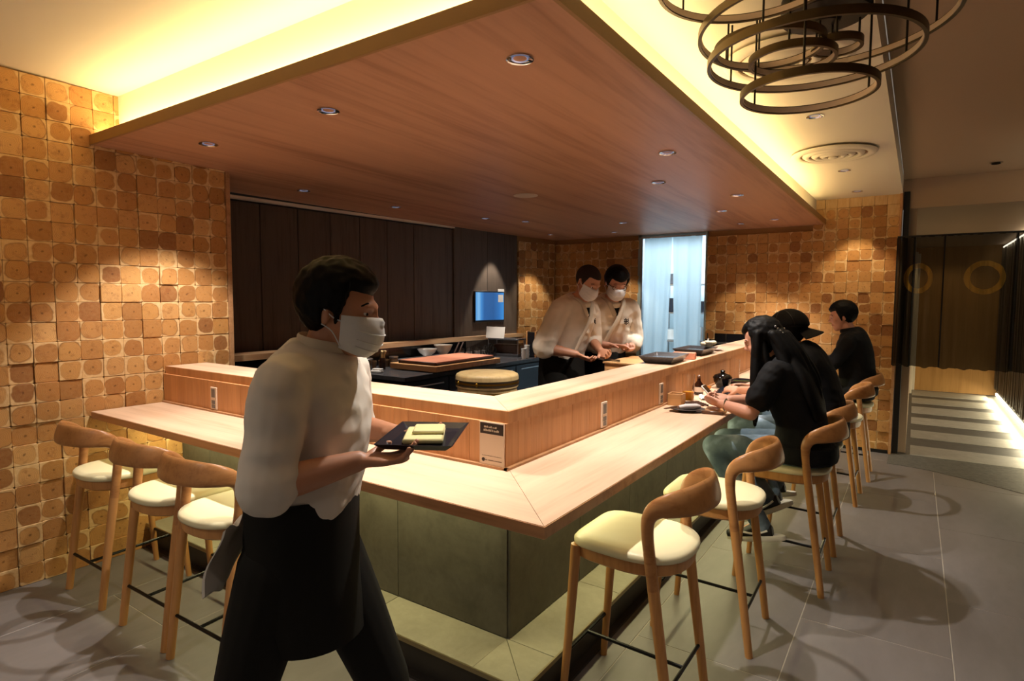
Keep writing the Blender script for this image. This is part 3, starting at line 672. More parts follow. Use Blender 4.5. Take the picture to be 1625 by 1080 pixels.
# ------------------------------------------------------------------ people
def remesh(b, voxel, smooth=3, crease=0):
    me = bpy.data.meshes.new('tmp'); me.from_pydata([tuple(v) for v in b.v], [], b.f)
    bm = bmesh.new(); bm.from_mesh(me); bmesh.ops.recalc_face_normals(bm, faces=bm.faces); bm.to_mesh(me); bm.free()
    o = bpy.data.objects.new('tmp', me); COL.objects.link(o)
    m = o.modifiers.new('r', 'REMESH'); m.mode = 'VOXEL'; m.voxel_size = voxel
    if smooth: s = o.modifiers.new('s', 'SMOOTH'); s.factor = .5; s.iterations = smooth
    dg = bpy.context.evaluated_depsgraph_get(); out = bpy.data.meshes.new_from_object(o.evaluated_get(dg))
    bpy.data.objects.remove(o); bpy.data.meshes.remove(me)
    if crease:                                           # soft cloth folds
        nrm = [v.normal.copy() for v in out.vertices]; cos = [v.co.copy() for v in out.vertices]; flat = []
        for q, nv_ in zip(cos, nrm):
            n1 = noise.noise(Vector((q.x*9+3, q.y*9, q.z*15))); n2 = noise.noise(Vector((q.x*22, q.y*22+5, q.z*30)))
            flat.extend(q+nv_*(crease*((1-abs(n1)*2.6)*.7+n2*.45)))
        out.vertices.foreach_set('co', flat)
    out.polygons.foreach_set('use_smooth', [True]*len(out.polygons)); return out
def capsule(b, pts, rads, n=14, sub=5, ell=1.0, ref=(0, 0, 1)):
    """tapered limb with round ends through joints"""
    P = cr([tuple(p)+((r,) if not isinstance(r, tuple) else r) for p, r in zip(pts, rads)], sub)
    pp = [Vector(q[:3]) for q in P]; rr = [q[3] for q in P]; ee = [q[4] if len(q) > 4 else q[3]*ell for q in P]
    t0 = (pp[1]-pp[0]).normalized(); t1 = (pp[-1]-pp[-2]).normalized()
    A = []; R = []
    for k in (.95, .75, .4): A.append(pp[0]-t0*rr[0]*k); R.append((rr[0]*math.sqrt(1-k*k), ee[0]*math.sqrt(1-k*k)))
    A += pp; R += list(zip(rr, ee))
    for k in (.4, .75, .95): A.append(pp[-1]+t1*rr[-1]*k); R.append((rr[-1]*math.sqrt(1-k*k), ee[-1]*math.sqrt(1-k*k)))
    return b.tube(A, R, n, ref)
def loft_body(b, secs, n=26, sub=5):
    """torso: sections (centre, half width, half depth, lateral vector)"""
    P = cr([tuple(c)+(w, d)+tuple(l) for c, w, d, l in secs], sub); C = [Vector(p[:3]) for p in P]
    rings = []; m = len(P)
    for i, p in enumerate(P):
        t = (C[min(i+1, m-1)]-C[max(i-1, 0)]).normalized(); u = Vector(p[5:8]); u = (u-t*u.dot(t)).normalized(); w = t.cross(u)
        def sp(a): return math.copysign(abs(math.cos(a))**.8, math.cos(a)), math.copysign(abs(math.sin(a))**.85, math.sin(a))
        rings.append([C[i]+u*(p[3]*sp(2*PI*k/n)[0])+w*(p[4]*sp(2*PI*k/n)[1]) for k in range(n)])
    def capr(r, c, t, k, s): return [c+(q-c)*s+t*k for q in r]
    t0 = (C[0]-C[1]).normalized(); t1 = (C[-1]-C[-2]).normalized()
    rings = [capr(rings[0], C[0], t0, .022, .6), capr(rings[0], C[0], t0, .012, .94)]+rings+[capr(rings[-1], C[-1], t1, .008, .85), capr(rings[-1], C[-1], t1, .012, .4)]
    return b.loft(rings)
class Head:
    """star shaped head about a centre; f = face direction, u = up"""
    def __init__(s, c, f, u, k=1.0):
        s.c = Vector(c); s.f = Vector(f).normalized(); u = Vector(u); s.u = (u-s.f*u.dot(s.f)).normalized(); s.l = s.u.cross(s.f); s.k = k
        s.E = [((-.012, 0, .030), (.098, .078, .090)), ((.022, 0, -.010), (.072, .066, .088)), ((.032, 0, -.062), (.052, .050, .052)), ((.060, 0, -.092), (.026, .028, .024)),
               ((.078, 0, .022), (.020, .050, .016)), ((.055, .036, -.030), (.032, .026, .026)), ((.055, -.036, -.030), (.032, .026, .026)),
               ((.098, 0, -.018), (.020, .0135, .016)), ((.092, 0, .002), (.012, .009, .026)), ((.082, 0, -.060), (.016, .026, .013))]
    def r(s, d):
        """distance to the surface along local direction d = (forward, left, up)"""
        best = 0
        for c, a in s.E:
            A = sum((d[i]/a[i])**2 for i in range(3)); Bq = sum(d[i]*c[i]/a[i]**2 for i in range(3)); Cq = sum((c[i]/a[i])**2 for i in range(3))-1
            D = Bq*Bq-A*Cq
            if D >= 0: best = max(best, (Bq+math.sqrt(D))/A)
        return best
    def puff(s, d):
        c, a = (.036, 0, -.052), (.088, .071, .074)
        A = sum((d[i]/a[i])**2 for i in range(3)); Bq = sum(d[i]*c[i]/a[i]**2 for i in range(3)); Cq = sum((c[i]/a[i])**2 for i in range(3))-1
        D = Bq*Bq-A*Cq
        return (Bq+math.sqrt(D))/A if D > 0 else 0
    def w(s, p): return s.c+(s.f*p[0]+s.l*p[1]+s.u*p[2])*s.k
    def star(s, b, fn, nu=56, nv=36):
        vs = []; fs = []
        for j in range(nv+1):
            a = PI*(j+.001)/(nv+.002)
            for i in range(nu):
                t = 2*PI*i/nu; d = (math.sin(a)*math.cos(t), math.sin(a)*math.sin(t), math.cos(a)); q = fn(d, math.degrees(t if t < PI else t-2*PI))
                vs.append(s.w((d[0]*q, d[1]*q, d[2]*q)))
        for j in range(nv):
            for i in range(nu): fs.append((j*nu+i, (j+1)*nu+i, (j+1)*nu+(i+1) % nu, j*nu+(i+1) % nu))
        fs.append(tuple(range(nu))); fs.append(tuple(nv*nu+i for i in range(nu))[::-1])
        return b.add(vs, fs)
    def skull(s, b):
        s.star(b, lambda d, t: s.r(d))
        for q in (-1, 1):
            m = Matrix((s.f*.9+s.l*q*.35, s.l*q, s.u)).transposed()
            b.sphere(s.w((-.012, q*.076, -.005)), (.016*s.k, .009*s.k, .031*s.k), 12, 9, m)
    def eyes(s, par):
        for q in (-1, 1):
            b = B(); b.sphere(s.w((.0725, q*.031, .004)), .0115*s.k, 12, 8); obj('eye', b, 'whitec', par)
            b = B(); b.sphere(s.w((.080, q*.031, .003)), .0062*s.k, 10, 7); obj('iris', b, 'eyew', par)
            b = B(); capsule(b, [s.w((.080, q*.016, .026)), s.w((.083, q*.032, .030)), s.w((.073, q*.050, .024))], [.003, .004, .002], 8, 3); obj('eyebrow', b, 'hair', par)
    def hair(s, top=.016, back=.014, line=.060, nape=-.075, side=.0, rough=.004, sideburn=-.03):
        """hair volume: proud where hair grows, buried elsewhere"""
        def fn(d, az):
            r = s.r(d); z = d[2]*r; x = d[0]*r; a = abs(az)
            if a < 55: lim = line+side*(a/55)
            elif a < 78: lim = line+side+(sideburn-line-side)*((a-55)/23)
            elif a < 105: lim = sideburn+(.035 if 84 < a < 100 else 0)
            else: lim = sideburn+(nape-sideburn)*min(1, (a-105)/40)
            g = max(0, min(1, (z-lim)/.012+.5)); th = back+(top-back)*max(0, d[2])
            nz = noise.noise(Vector((d[0]*9+s.c.x*7, d[1]*9, d[2]*5)))*rough+noise.noise(Vector((d[0]*40, d[1]*40, d[2]*9)))*rough*.5
            return r-.006+g*(th+.006+nz)
        return fn
    def patch(s, b, a0, a1, z0, z1, off, na=22, nz=14, edge=None, puff=None):
        """curved patch lying on the face, with thickness"""
        def pt(i, j, o):
            az = math.radians(a0+(a1-a0)*i/na); z = z0+(z1-z0)*j/nz
            if edge: z = z*edge(az)
            el = math.atan2(z, .085); d = (math.cos(el)*math.cos(az), math.cos(el)*math.sin(az), math.sin(el))
            r = s.r(d)+o
            if puff and o > 0: r = max(r, s.puff(d)+(o-off))
            return s.w((d[0]*r, d[1]*r, d[2]*r))
        vs = []; fs = []; n = (na+1)*(nz+1)
        for o in (off, -.004):
            for j in range(nz+1):
                for i in range(na+1): vs.append(pt(i, j, o))
        id = lambda i, j, q=0: q*n+j*(na+1)+i
        for j in range(nz):
            for i in range(na): fs += [(id(i, j), id(i+1, j), id(i+1, j+1), id(i, j+1)), (id(i, j+1, 1), id(i+1, j+1, 1), id(i+1, j, 1), id(i, j, 1))]
        for i in range(na): fs += [(id(i, 0, 1), id(i+1, 0, 1), id(i+1, 0), id(i, 0)), (id(i, nz), id(i+1, nz), id(i+1, nz, 1), id(i, nz, 1))]
        for j in range(nz): fs += [(id(0, j), id(0, j+1), id(0, j+1, 1), id(0, j, 1)), (id(na, j, 1), id(na, j+1, 1), id(na, j+1), id(na, j))]
        return b.add(vs, fs)
    def face_mask(s, par):
        b = B(); s.patch(b, -68, 68, -.116, -.004, .006, 30, 16, None, True); m = obj('face_mask', b, 'mask', par, 60)
        for z in (-.035, -.055, -.075):
            b = B(); pts = []
            for i in range(13):
                az = math.radians(-42+7*i); el = math.atan2(z, .085); d = (math.cos(el)*math.cos(az), math.cos(el)*math.sin(az), math.sin(el)); r = max(s.r(d)+.007, s.puff(d)+.001); pts.append(s.w((d[0]*r, d[1]*r, d[2]*r)))
            b.tube(pts, .0016, 6); obj('pleat', b, 'mask', m)
        for q in (-1, 1):
            for z in (-.02, -.085):
                b = B(); b.tube(cr([s.w((.030, q*.066, z)), s.w((.010, q*.078, z*.55)), s.w((-.016, q*.086, .012 if z > -.05 else -.03))], 4), .0016, 6); obj('ear_loop', b, 'mask', m)
    def glasses(s, par):
        for q in (-1, 1):
            b = B(); c = (.093, q*.033, .002); pts = [s.w((c[0]-.006*(abs(math.cos(a))), c[1]+.025*math.cos(a), c[2]+.018*math.sin(a))) for a in [2*PI*k/20 for k in range(20)]]
            b.tube(pts, .0022, 6, closed=True); obj('glasses_rim', b, 'black', par)
            b = B(); b.tube([s.w((.088, q*.057, .006)), s.w((.04, q*.078, .008)), s.w((-.015, q*.084, .006))], .002, 6); obj('glasses_temple', b, 'black', par)
        b = B(); b.tube([s.w((.094, -.009, .006)), s.w((.098, 0, .010)), s.w((.094, .009, .006))], .002, 6); obj('glasses_bridge', b, 'black', par)
def hand(b, wr, d, n, side, curl=.5, spread=.12, k=1.0, thumb=.8):
    """hand from wrist wr, fingers along d, palm facing n; side = +1 thumb towards d x n"""
    d = Vector(d).normalized(); n = Vector(n); n = (n-d*n.dot(d)).normalized(); s = d.cross(n)*side; wr = Vector(wr)
    pts = [wr-d*.03*k, wr+d*.02*k, wr+d*.055*k, wr+d*.088*k]
    capsule(b, pts, [(.024*k, .019*k), (.030*k, .017*k), (.040*k, .0155*k), (.040*k, .012*k)], 14, 4, 1, s)
    for q, (o, ln, r) in enumerate(((.029, .070, .0088), (.010, .078, .0092), (-.010, .072, .0088), (-.028, .056, .0078))):
        root = wr+d*.080*k+s*o*k; dd = (d+s*(o/.03)*spread).normalized(); P = [root-d*.02*k]; p = root; ang = 0
        P.append(p)
        for sg, fr in ((.45, .7), (.30, 1.1), (.25, .9)):
            ang += curl*fr*(1+.1*q); v = dd*math.cos(ang)+n*math.sin(ang); p = p+v*ln*sg*k; P.append(p)
        capsule(b, P, [r*k, r*k*1.05, r*k, r*.92*k, r*.8*k], 10, 3)
    r0 = wr+d*.022*k+s*.024*k; t = (d*.62+s*.62+n*.35*thumb).normalized(); t2 = (d*.85+s*.12+n*.5*thumb).normalized()
    capsule(b, [r0-t*.012*k, r0+t*.022*k, r0+t*.046*k, r0+t*.046*k+t2*.028*k], [.0135*k, .0128*k, .0105*k, .0085*k], 10, 3)
class Person:
    def __init__(s, label, o, deg, group=None):
        s.o = Vector(o); a = math.radians(deg); s.F = Vector((math.cos(a), math.sin(a), 0)); s.Lf = Vector((-math.sin(a), math.cos(a), 0)); s.U = Vector((0, 0, 1))
        s.t = thing('person', label, 'person', o, 0, group); s.skin = B()
    def p(s, f, l, u): return s.F*f+s.Lf*l+s.U*u          # local to the person's root
    def v(s, f, l, u): return s.F*f+s.Lf*l+s.U*u
    def part(s, name, me, mat):
        me.materials.clear(); me.materials.append(M[mat]); return link(name, me, s.t)
    def done(s, voxel=.005, mat='skin'): return s.part('body', remesh(s.skin, voxel, 2), mat)
def arm(P, sh, el, wr, hd, pn, side, curl=.5, k=1.0, thin=1.0, hk=1.0, spread=.12):
    capsule(P.skin, [sh, Vector(sh).lerp(Vector(el), .5), el], [.050*thin, .045*thin, .038*thin], 14, 4)
    capsule(P.skin, [el, Vector(el).lerp(Vector(wr), .35), wr], [.039*thin, .040*thin, .0265*thin], 14, 4)
    hand(P.skin, wr, hd, pn, side, curl, spread, hk)
def legs(P, b, hip, knee, ank, add=0.0, thin=1.0, cut=None):
    k2 = Vector(knee); a2 = Vector(ank)
    if cut is not None: a2 = k2.lerp(a2, cut)
    capsule(b, [hip, Vector(hip).lerp(k2, .5), k2], [.083*thin+add, .073*thin+add, .056*thin+add], 16, 4)
    capsule(b, [k2, k2.lerp(Vector(ank), .35), a2], [.057*thin+add, .056*thin+add, .040*thin+add], 16, 4)
def shoe(P, ank, d, name='shoe', mat='black', solemat='sole', stripe=False, L=.27):
    d = Vector(d).normalized(); side = P.U.cross(d).normalized(); up = d.cross(side); a = Vector(ank)
    b = B(); base = a-up*.065-d*.055
    secs = [(base+up*.035, .030, .035), (base+d*.05+up*.045, .037, .045), (base+d*.10+up*.045, .040, .042), (base+d*.16+up*.030, .045, .030), (base+d*.22+up*.025, .042, .024), (base+d*.255+up*.022, .028, .019)]
    rings = []
    for c, w, h in secs: rings.append([c+side*(w*math.cos(x))+up*(h*math.sin(x)) for x in [2*PI*k/16 for k in range(16)]])
    b.loft(rings); capsule(b, [a-up*.02, a+up*.03], [.042, .043], 14, 2)
    me = remesh(b, .007, 3); o = P.part(name, me, mat)
    b = B(); rings = []
    for z, s_ in ((-.012, .97), (-.010, 1.0), (.012, 1.0), (.016, .95)):
        ring = []
        for k in range(24):
            x = 2*PI*k/24; fx = math.cos(x); w = .043+.004*fx; q = base+d*(.10+.162*fx*s_)+side*(w*s_*math.sin(x))+up*z; ring.append(q)
        rings.append(ring)
    b.loft(rings); obj('sole', b, solemat, o)
    if stripe:
        for q in (-1, 1):
            b = B(); b.tube(cr([base+d*.02+side*(.040*q)+up*.05, base+d*.09+side*(.046*q)+up*.035, base+d*.15+side*(.049*q)+up*.045, base+d*.17+side*(.045*q)+up*.055], 4), (.006, .004), 8); obj('stripe', b, 'whitec', o)
    return o
def torso_secs(P, pel, waist, chest, shoul, neck, lh, ls, w=(.165, .145, .165, .185, .075), d=(.115, .10, .118, .095, .065), add=0):
    return [(pel, w[0]+add, d[0]+add, lh), (waist, w[1]+add, d[1]+add, lh), (chest, w[2]+add, d[2]+add, ls), (shoul, w[3]+add, d[3]+add, ls), (neck, w[4]+add, d[4]+add, ls)]
# ---- walking waiter ---------------------------------------------------
P = Person('man in pale shirt, dark apron and white mask walking along the bar with a tray', (-1.325, .96, 0), 30); P.t.scale = (.96, .96, .96)
lat = P.Lf; p = P.p
pel, wai, che, sho, nk = p(.0, 0, .94), p(.02, 0, 1.08), p(.045, 0, 1.28), p(.055, 0, 1.405), p(.075, 0, 1.475)
hc = p(.122, 0, 1.578)
H = Head(hc, P.v(1, 0, -.10), P.v(.12, 0, 1)); H.skull(P.skin)
loft_body(P.skin, torso_secs(P, pel, wai, che, sho, nk, lat, lat))
capsule(P.skin, [p(.062, 0, 1.43), p(.092, 0, 1.52)], [(.058, .058), (.054, .056)], 14, 3)
shR, elR, wrR = p(.045, -.195, 1.405), p(.04, -.262, 1.18), p(.215, -.15, 1.215)
shL, elL, wrL = p(.065, .195, 1.405), p(.05, .300, 1.20), p(.235, .145, 1.215)
arm(P, shR, elR, wrR, P.v(.9, .28, .02), P.v(0, 0, 1), -1, .30)
arm(P, shL, elL, wrL, P.v(.9, -.28, .02), P.v(0, 0, 1), 1, .30)
hR, kR, aR = p(-.02, -.09, .92), p(-.14, -.10, .50), p(-.46, -.10, .19)
hL, kL, aL = p(.02, .09, .92), p(.20, .09, .50), p(.22, .09, .085)
legs(P, P.skin, hR, kR, aR); legs(P, P.skin, hL, kL, aL)
for a in (aR, aL): capsule(P.skin, [a, a+P.v(.09, 0, -.05)], [.036, .030], 10, 2)
P.done(.0045)
H.eyes(P.t); H.face_mask(P.t)
b = B(); H.star(b, H.hair(.030, .016, .056, -.070, .01, .006), 72, 44); P.part('hair', remesh(b, .005, 1), 'hair')
b = B(); loft_body(b, torso_secs(P, p(-.005, 0, 1.065), wai, che, sho, p(.076, 0, 1.477), lat, lat, (.176, .168, .184, .200, .098), (.138, .130, .140, .116, .086)))
capsule(b, [Vector(shR).lerp(sho, .6), shR+P.v(0, .012, .0), Vector(shR).lerp(elR, .5), Vector(shR).lerp(elR, .97)], [.062, .070, .066, .064], 14, 4)
capsule(b, [Vector(shL).lerp(sho, .6), shL-P.v(0, .012, .0), Vector(shL).lerp(elL, .5), Vector(shL).lerp(elL, .97)], [.062, .070, .066, .064], 14, 4)
for s_, q in ((shR, elR), (shL, elL)): capsule(b, [Vector(s_).lerp(q, .90), Vector(s_).lerp(q, .99)], [.071, .071], 14, 2)
P.part('shirt', remesh(b, .008, 3, .005), 'shirt')
b = B(); b.tube([p(.075+.064*math.cos(a), .068*math.sin(a), 1.490+.014*math.cos(a+PI)) for a in [2*PI*k/24 for k in range(24)]], (.020, .006), 8, closed=True); obj('collar', b, 'collar', P.t)
b = B(); loft_body(b, [(p(0, 0, .86), .165, .120, lat), (p(0, 0, .97), .168, .130, lat), (p(.005, 0, 1.02), .170, .132, lat)])
legs(P, b, hR, kR, aR, .016, 1.05); legs(P, b, hL, kL, aL, .016, 1.05); P.part('trousers', remesh(b, .009, 3), 'apron')
def apron(P, rows):                                    # (height, half width angle, radius forward, radius side, forward offset)
    b = B(); rings = []
    for z, a0, rf, rs, fo in rows:
        o = [p(fo+rf*math.cos(math.radians(-a0+2*a0*k/20)), rs*math.sin(math.radians(-a0+2*a0*k/20)), z) for k in range(21)]
        i = [p(fo+(rf-.006)*math.cos(math.radians(a0-2*a0*k/20)), (rs-.006)*math.sin(math.radians(a0-2*a0*k/20)), z) for k in range(21)]
        rings.append(o+i)
    b.loft(rings); return b
b = apron(P, [(1.105, 125, .150, .190, .005), (.97, 122, .148, .188, .005), (.86, 112, .142, .178, .012), (.76, 98, .145, .168, .02), (.70, 92, .148, .160, .022)]); obj('apron', b, 'apron', P.t, 60)
b = B()
rings = []
for k in range(9):
    z = 1.03-.022*k; rings.append([p(-.128-.014*k*.5-.010*math.sin(k*.7+x*2), -.09+.075*x, z-.012*math.cos(x*4)) for x in [-1+.25*i for i in range(9)]]+[p(-.136-.014*k*.5-.010*math.sin(k*.7+x*2), -.09+.075*x, z) for x in [1-.25*i for i in range(9)]])
b.loft(rings); obj('hand_towel', b, 'shirt', P.t, 60)
shoe(P, aR, P.v(.75, 0, -.66), 'shoe', 'black', 'black'); shoe(P, aL, P.v(1, 0, 0), 'shoe', 'black', 'black')
# tray the waiter carries, with a pale dish
tc = P.o+p(.35, 0, 1.238)*.96
tr = thing('serving_tray', 'small dark rectangular tray carried flat in both hands of the walking waiter', 'tray', tc, math.radians(30))
b = B(); b.loft([[(sx*w, sy*h, z) for sx, sy in ((-1, -1), (1, -1), (1, 1), (-1, 1))] for w, h, z in ((.075, .115, 0), (.095, .135, .016), (.091, .131, .016), (.073, .113, .004))]); obj('tray_body', b, 'navy', tr, 30)
fd = thing('folded_napkin', 'pale yellow folded cloth lying on the tray of the walking waiter', 'napkin', tc+Vector((0, 0, .005)), math.radians(38))
b = B(); b.box((0, -.01, .008), (.10, .15, .012), .004); b.box((.01, .01, .018), (.08, .09, .010), .004); obj('fold', b, plain('pale yellow cloth', '#d8cf96', .8), fd)
# ---- two sushi chefs ---------------------------------------------------
def chef(label, o, deg, hd, hup, cfg):
    global p
    P = Person(label, o, deg); p = P.p; lat = P.Lf
    lean = cfg.get('lean', 0)
    pel, wai, che, sho, nk = p(0, 0, .92), p(.01+lean*.2, 0, 1.06), p(.04+lean*.55, 0, 1.25), p(.06+lean*.85, 0, 1.385), p(.095+lean, 0, 1.46)
    hc = Vector(nk)+P.v(*cfg['ho']); H = Head(hc, P.v(*hd), P.v(*hup)); H.skull(P.skin)
    loft_body(P.skin, torso_secs(P, pel, wai, che, sho, nk, lat, lat))
    capsule(P.skin, [Vector(nk)-P.v(.02, 0, .06), Vector(nk).lerp(hc, .6)], [(.060, .060), (.056, .058)], 14, 3)
    sR, sL = Vector(sho)+P.v(-.0, -.19, -.005), Vector(sho)+P.v(0, .19, -.005)
    eR, wR = p(*cfg['eR']), p(*cfg['wR']); eL, wL = p(*cfg['eL']), p(*cfg['wL'])
    arm(P, sR, eR, wR, P.v(*cfg['dR']), P.v(*cfg['nR']), -1, cfg.get('cR', .5)); arm(P, sL, eL, wL, P.v(*cfg['dL']), P.v(*cfg['nL']), 1, cfg.get('cL', .5))
    hR, kR, aR = p(0, -.09, .90), p(.03, -.10, .49), p(0, -.10, .09); hL, kL, aL = p(0, .09, .90), p(.03, .10, .49), p(0, .10, .09)
    legs(P, P.skin, hR, kR, aR); legs(P, P.skin, hL, kL, aL)
    for a in (aR, aL): capsule(P.skin, [a, a+P.v(.09, 0, -.05)], [.036, .030], 10, 2)
    P.done(.0055, cfg.get('skin', 'skin'))
    H.eyes(P.t); H.face_mask(P.t)
    b = B(); H.star(b, H.hair(*cfg['hair']), 64, 40); P.part('hair', remesh(b, .006, 1), cfg.get('hairm', 'hair'))
    if cfg.get('glasses'): H.glasses(P.t)
    b = B(); loft_body(b, torso_secs(P, p(-.005, 0, .985), wai, che, sho, Vector(nk)-P.v(.004, 0, .004), lat, lat, (.182, .174, .190, .203, .100), (.142, .134, .140, .116, .088)))
    for s_, e_, w_, sl in ((sR, eR, wR, cfg['slR']), (sL, eL, wL, cfg['slL'])):
        capsule(b, [s_.lerp(Vector(sho), .6), s_.lerp(Vector(sho), .08), s_.lerp(e_, .5), e_], [.066, .078, .080, .082], 14, 4); capsule(b, [e_, e_.lerp(w_, sl)], [.080, .076], 14, 3)
    P.part('chef_jacket', remesh(b, .009, 3, .0055), 'jacket')
    cp = [p(.04+lean*.95, .088, 1.478), p(.150+lean*.95, .068, 1.435), p(.204+lean*.62, .012, 1.30), p(.194+lean*.38, -.06, 1.16), p(.165+lean*.22, -.105, 1.03)]
    cq = [p(.04+lean*.95, -.088, 1.478), p(.150+lean*.95, -.068, 1.435), p(.200+lean*.66, -.018, 1.325)]
    for path in (cp, cq):
        b = B(); b.tube(cr(path, 6), (.019, .007), 10, P.v(.1, 1, .15)); obj('collar', b, 'collar', P.t)
    b = B(); b.loft([[p(.150+lean*.92, -.050, 1.435), p(.150+lean*.92, .050, 1.435), p(.203+lean*.66, .004, 1.325)], [p(.125+lean*.92, -.050, 1.43), p(.125+lean*.92, .050, 1.43), p(.180+lean*.66, .004, 1.32)]]); obj('undershirt', b, 'tee', P.t)
    # round dark emblem on the chest
    ec = cfg['emb']; c = p(*ec); nn = P.v(.9, .42 if ec[1] > 0 else -.42, .12).normalized(); u = P.U-nn*P.U.dot(nn); u.normalize(); w = nn.cross(u)
    em = None
    for r0, r1 in ((.0, .007), (.012, .0145)):
        b = B(); n = 20; rings = [[c+nn*q+(u*math.cos(2*PI*k/n)+w*math.sin(2*PI*k/n))*r for k in range(n)] for r, q in ((max(r0, .0004), .004), (r1, .004), (r1, .0), (max(r0, .0004), .0))]; b.loft(rings, False)
        e = obj('emblem' if em is None else 'emblem_ring', b, 'ink', em or P.t); em = em or e
    for k in range(8):
        if cfg.get('petals', True):
            a = 2*PI*k/8; b = B(); b.sphere(c+(u*math.cos(a)+w*math.sin(a))*.021+nn*.002, .0055, 8, 6); obj('emblem_petal', b, 'ink', em)
    b = B()
    for k in range(4): b.box(c-w*.034*(1)+u*(.018-.012*k)+nn*.002, (.005, .005, .008))
    obj('emblem_lettering', b, 'ink', em)
    b = B(); loft_body(b, [(p(0, 0, .84), .165, .120, lat), (p(0, 0, .97), .170, .132, lat), (p(.0, 0, 1.0), .170, .134, lat)])
    legs(P, b, hR, kR, aR, .016, 1.05); legs(P, b, hL, kL, aL, .016, 1.05); P.part('trousers', remesh(b, .010, 3), 'tee')
    b = apron(P, [(1.03, 120, .158, .196, 0), (.92, 120, .165, .205, 0), (.75, 115, .175, .21, 0), (.60, 110, .18, .21, 0)]); obj('apron', b, 'apron', P.t, 60)
    for a in (aR, aL): shoe(P, a, P.v(1, 0, 0), 'shoe', 'black', 'black')
    return P
chef('chef with shaved head and white mask in cream jacket bending over his hands', (-2.225, 3.962, .10), -8, (.95, -.10, -.62), (.62, 0, .95),
     dict(lean=.075, ho=(.070, -.01, .115), eR=(.04, -.27, 1.10), wR=(.235, -.135, 1.055), eL=(.10, .255, 1.13), wL=(.30, .08, 1.07), dR=(.85, .35, -.38), nR=(.35, .45, .6), dL=(.85, -.35, -.25), nL=(.1, -.7, .5),
          slR=.06, slL=.12, hair=(.004, .004, .062, -.06, .0, .001, -.035), hairm='buzz', emb=(.236, .09, 1.285), petals=False, cR=.35, cL=.45))
chef('chef with black hair, glasses and white mask in cream jacket with round emblem', (-2.12, 4.46, .10), -38, (.95, -.12, -.50), (.5, 0, .95),
     dict(lean=.07, ho=(.066, -.005, .115), eR=(.03, -.26, 1.11), wR=(.235, -.06, 1.09), eL=(.05, .26, 1.12), wL=(.235, .13, 1.06), dR=(.55, .80, -.02), nR=(.3, 0, -.9), dL=(.75, -.45, .0), nL=(.1, -.4, .85),
          slR=.10, slL=.45, hair=(.026, .015, .052, -.065, .01, .005), emb=(.232, .085, 1.275), glasses=True, skin='skin2', cR=.15, cL=.9))
# ---- guests on the stools -----------------------------------------------
def seated(label, o, deg, cfg):
    global p
    P = Person(label, o, deg); p = P.p; lat = P.Lf; g = cfg
    pel, wai, che, sho, nk = [p(*q) for q in g['sp']]; sv = P.v(*g.get('ls', (0, 1, 0)))
    hc = p(*g['hc']); H = Head(hc, P.v(*g['hf']), P.v(*g['hu']), g.get('hk', 1)); H.skull(P.skin)
    W = g.get('w', (.165, .145, .165, .185, .072)); D = g.get('d', (.125, .11, .118, .095, .062))
    loft_body(P.skin, torso_secs(P, pel, wai, che, sho, nk, lat, sv, W, D))
    capsule(P.skin, [Vector(nk)-P.v(.02, 0, .05), Vector(nk).lerp(hc, .65)], [(.055, .055), (.050, .052)], 14, 3)
    sw = g.get('sw', .18); sR, sL = Vector(sho)-sv*sw+P.v(0, 0, -.01), Vector(sho)+sv*sw+P.v(0, 0, -.01); th = g.get('thin', 1)
    for s_, q, sd in ((sR, 'R', -1), (sL, 'L', 1)): arm(P, s_, p(*g['e'+q]), p(*g['w'+q]), P.v(*g['d'+q]), P.v(*g['n'+q]), sd, g.get('c'+q, .6), 1, th, .95)
    J = {}
    for q in 'RL':
        J[q] = [p(*g['h'+q]), p(*g['k'+q]), p(*g['a'+q])]; legs(P, P.skin, *J[q], 0, th)
        capsule(P.skin, [J[q][2], J[q][2]+P.v(*g.get('f'+q, (.09, 0, -.05)))], [.036, .030], 10, 2)
    P.done(.005, g.get('skin', 'skin2'))
    H.eyes(P.t)
    b = B(); add = g.get('add', .018)
    loft_body(b, [(Vector(pel)-P.v(0, 0, g.get('hem', .01)), W[0]+.034, D[0]+.036, lat), (Vector(pel)+P.v(0, 0, .03), W[0]+.030, D[0]+.032, lat)]); loft_body(b, torso_secs(P, pel, wai, che, sho, Vector(nk)-P.v(.002, 0, .002), lat, sv, tuple(x+.020 for x in W), tuple(x+add+.002 for x in D)))
    for s_, q in ((sR, 'R'), (sL, 'L')):
        e_ = p(*g['e'+q]); w_ = p(*g['w'+q]); sl = g['sl']
        if sl <= 1: capsule(b, [Vector(s_).lerp(Vector(sho), .6), Vector(s_).lerp(Vector(sho), .06), Vector(s_).lerp(e_, sl*.5), Vector(s_).lerp(e_, sl)], [.058, .066, .068, .072], 14, 4)
        else: capsule(b, [Vector(s_).lerp(Vector(sho), .6), Vector(s_).lerp(Vector(sho), .06), Vector(s_).lerp(e_, .5), e_], [.058, .066, .062, .056], 14, 4); capsule(b, [e_, e_.lerp(w_, sl-1)], [.055, .042], 14, 3)
    P.part(g.get('topname', 'shirt'), remesh(b, .008, 3, .004), 'tee')
    b = B(); loft_body(b, [(Vector(pel)-P.v(0, 0, .06), W[0]+.012, D[0]+.012, lat), (Vector(pel)+P.v(0, 0, .03), W[0]+.010, D[0]+.010, lat)])
    for q in 'RL': legs(P, b, *J[q], .013, th*1.03)
    P.part('jeans' if g['tr'] == 'denim' else 'trousers', remesh(b, .009, 3), g['tr'])
    for q in 'RL': shoe(P, J[q][2], P.v(*g.get('s'+q, (1, 0, 0))), 'shoe', 'black', 'sole', g.get('stripe', False))
    return P, H
W0 = (-.56, 3.585, 0)
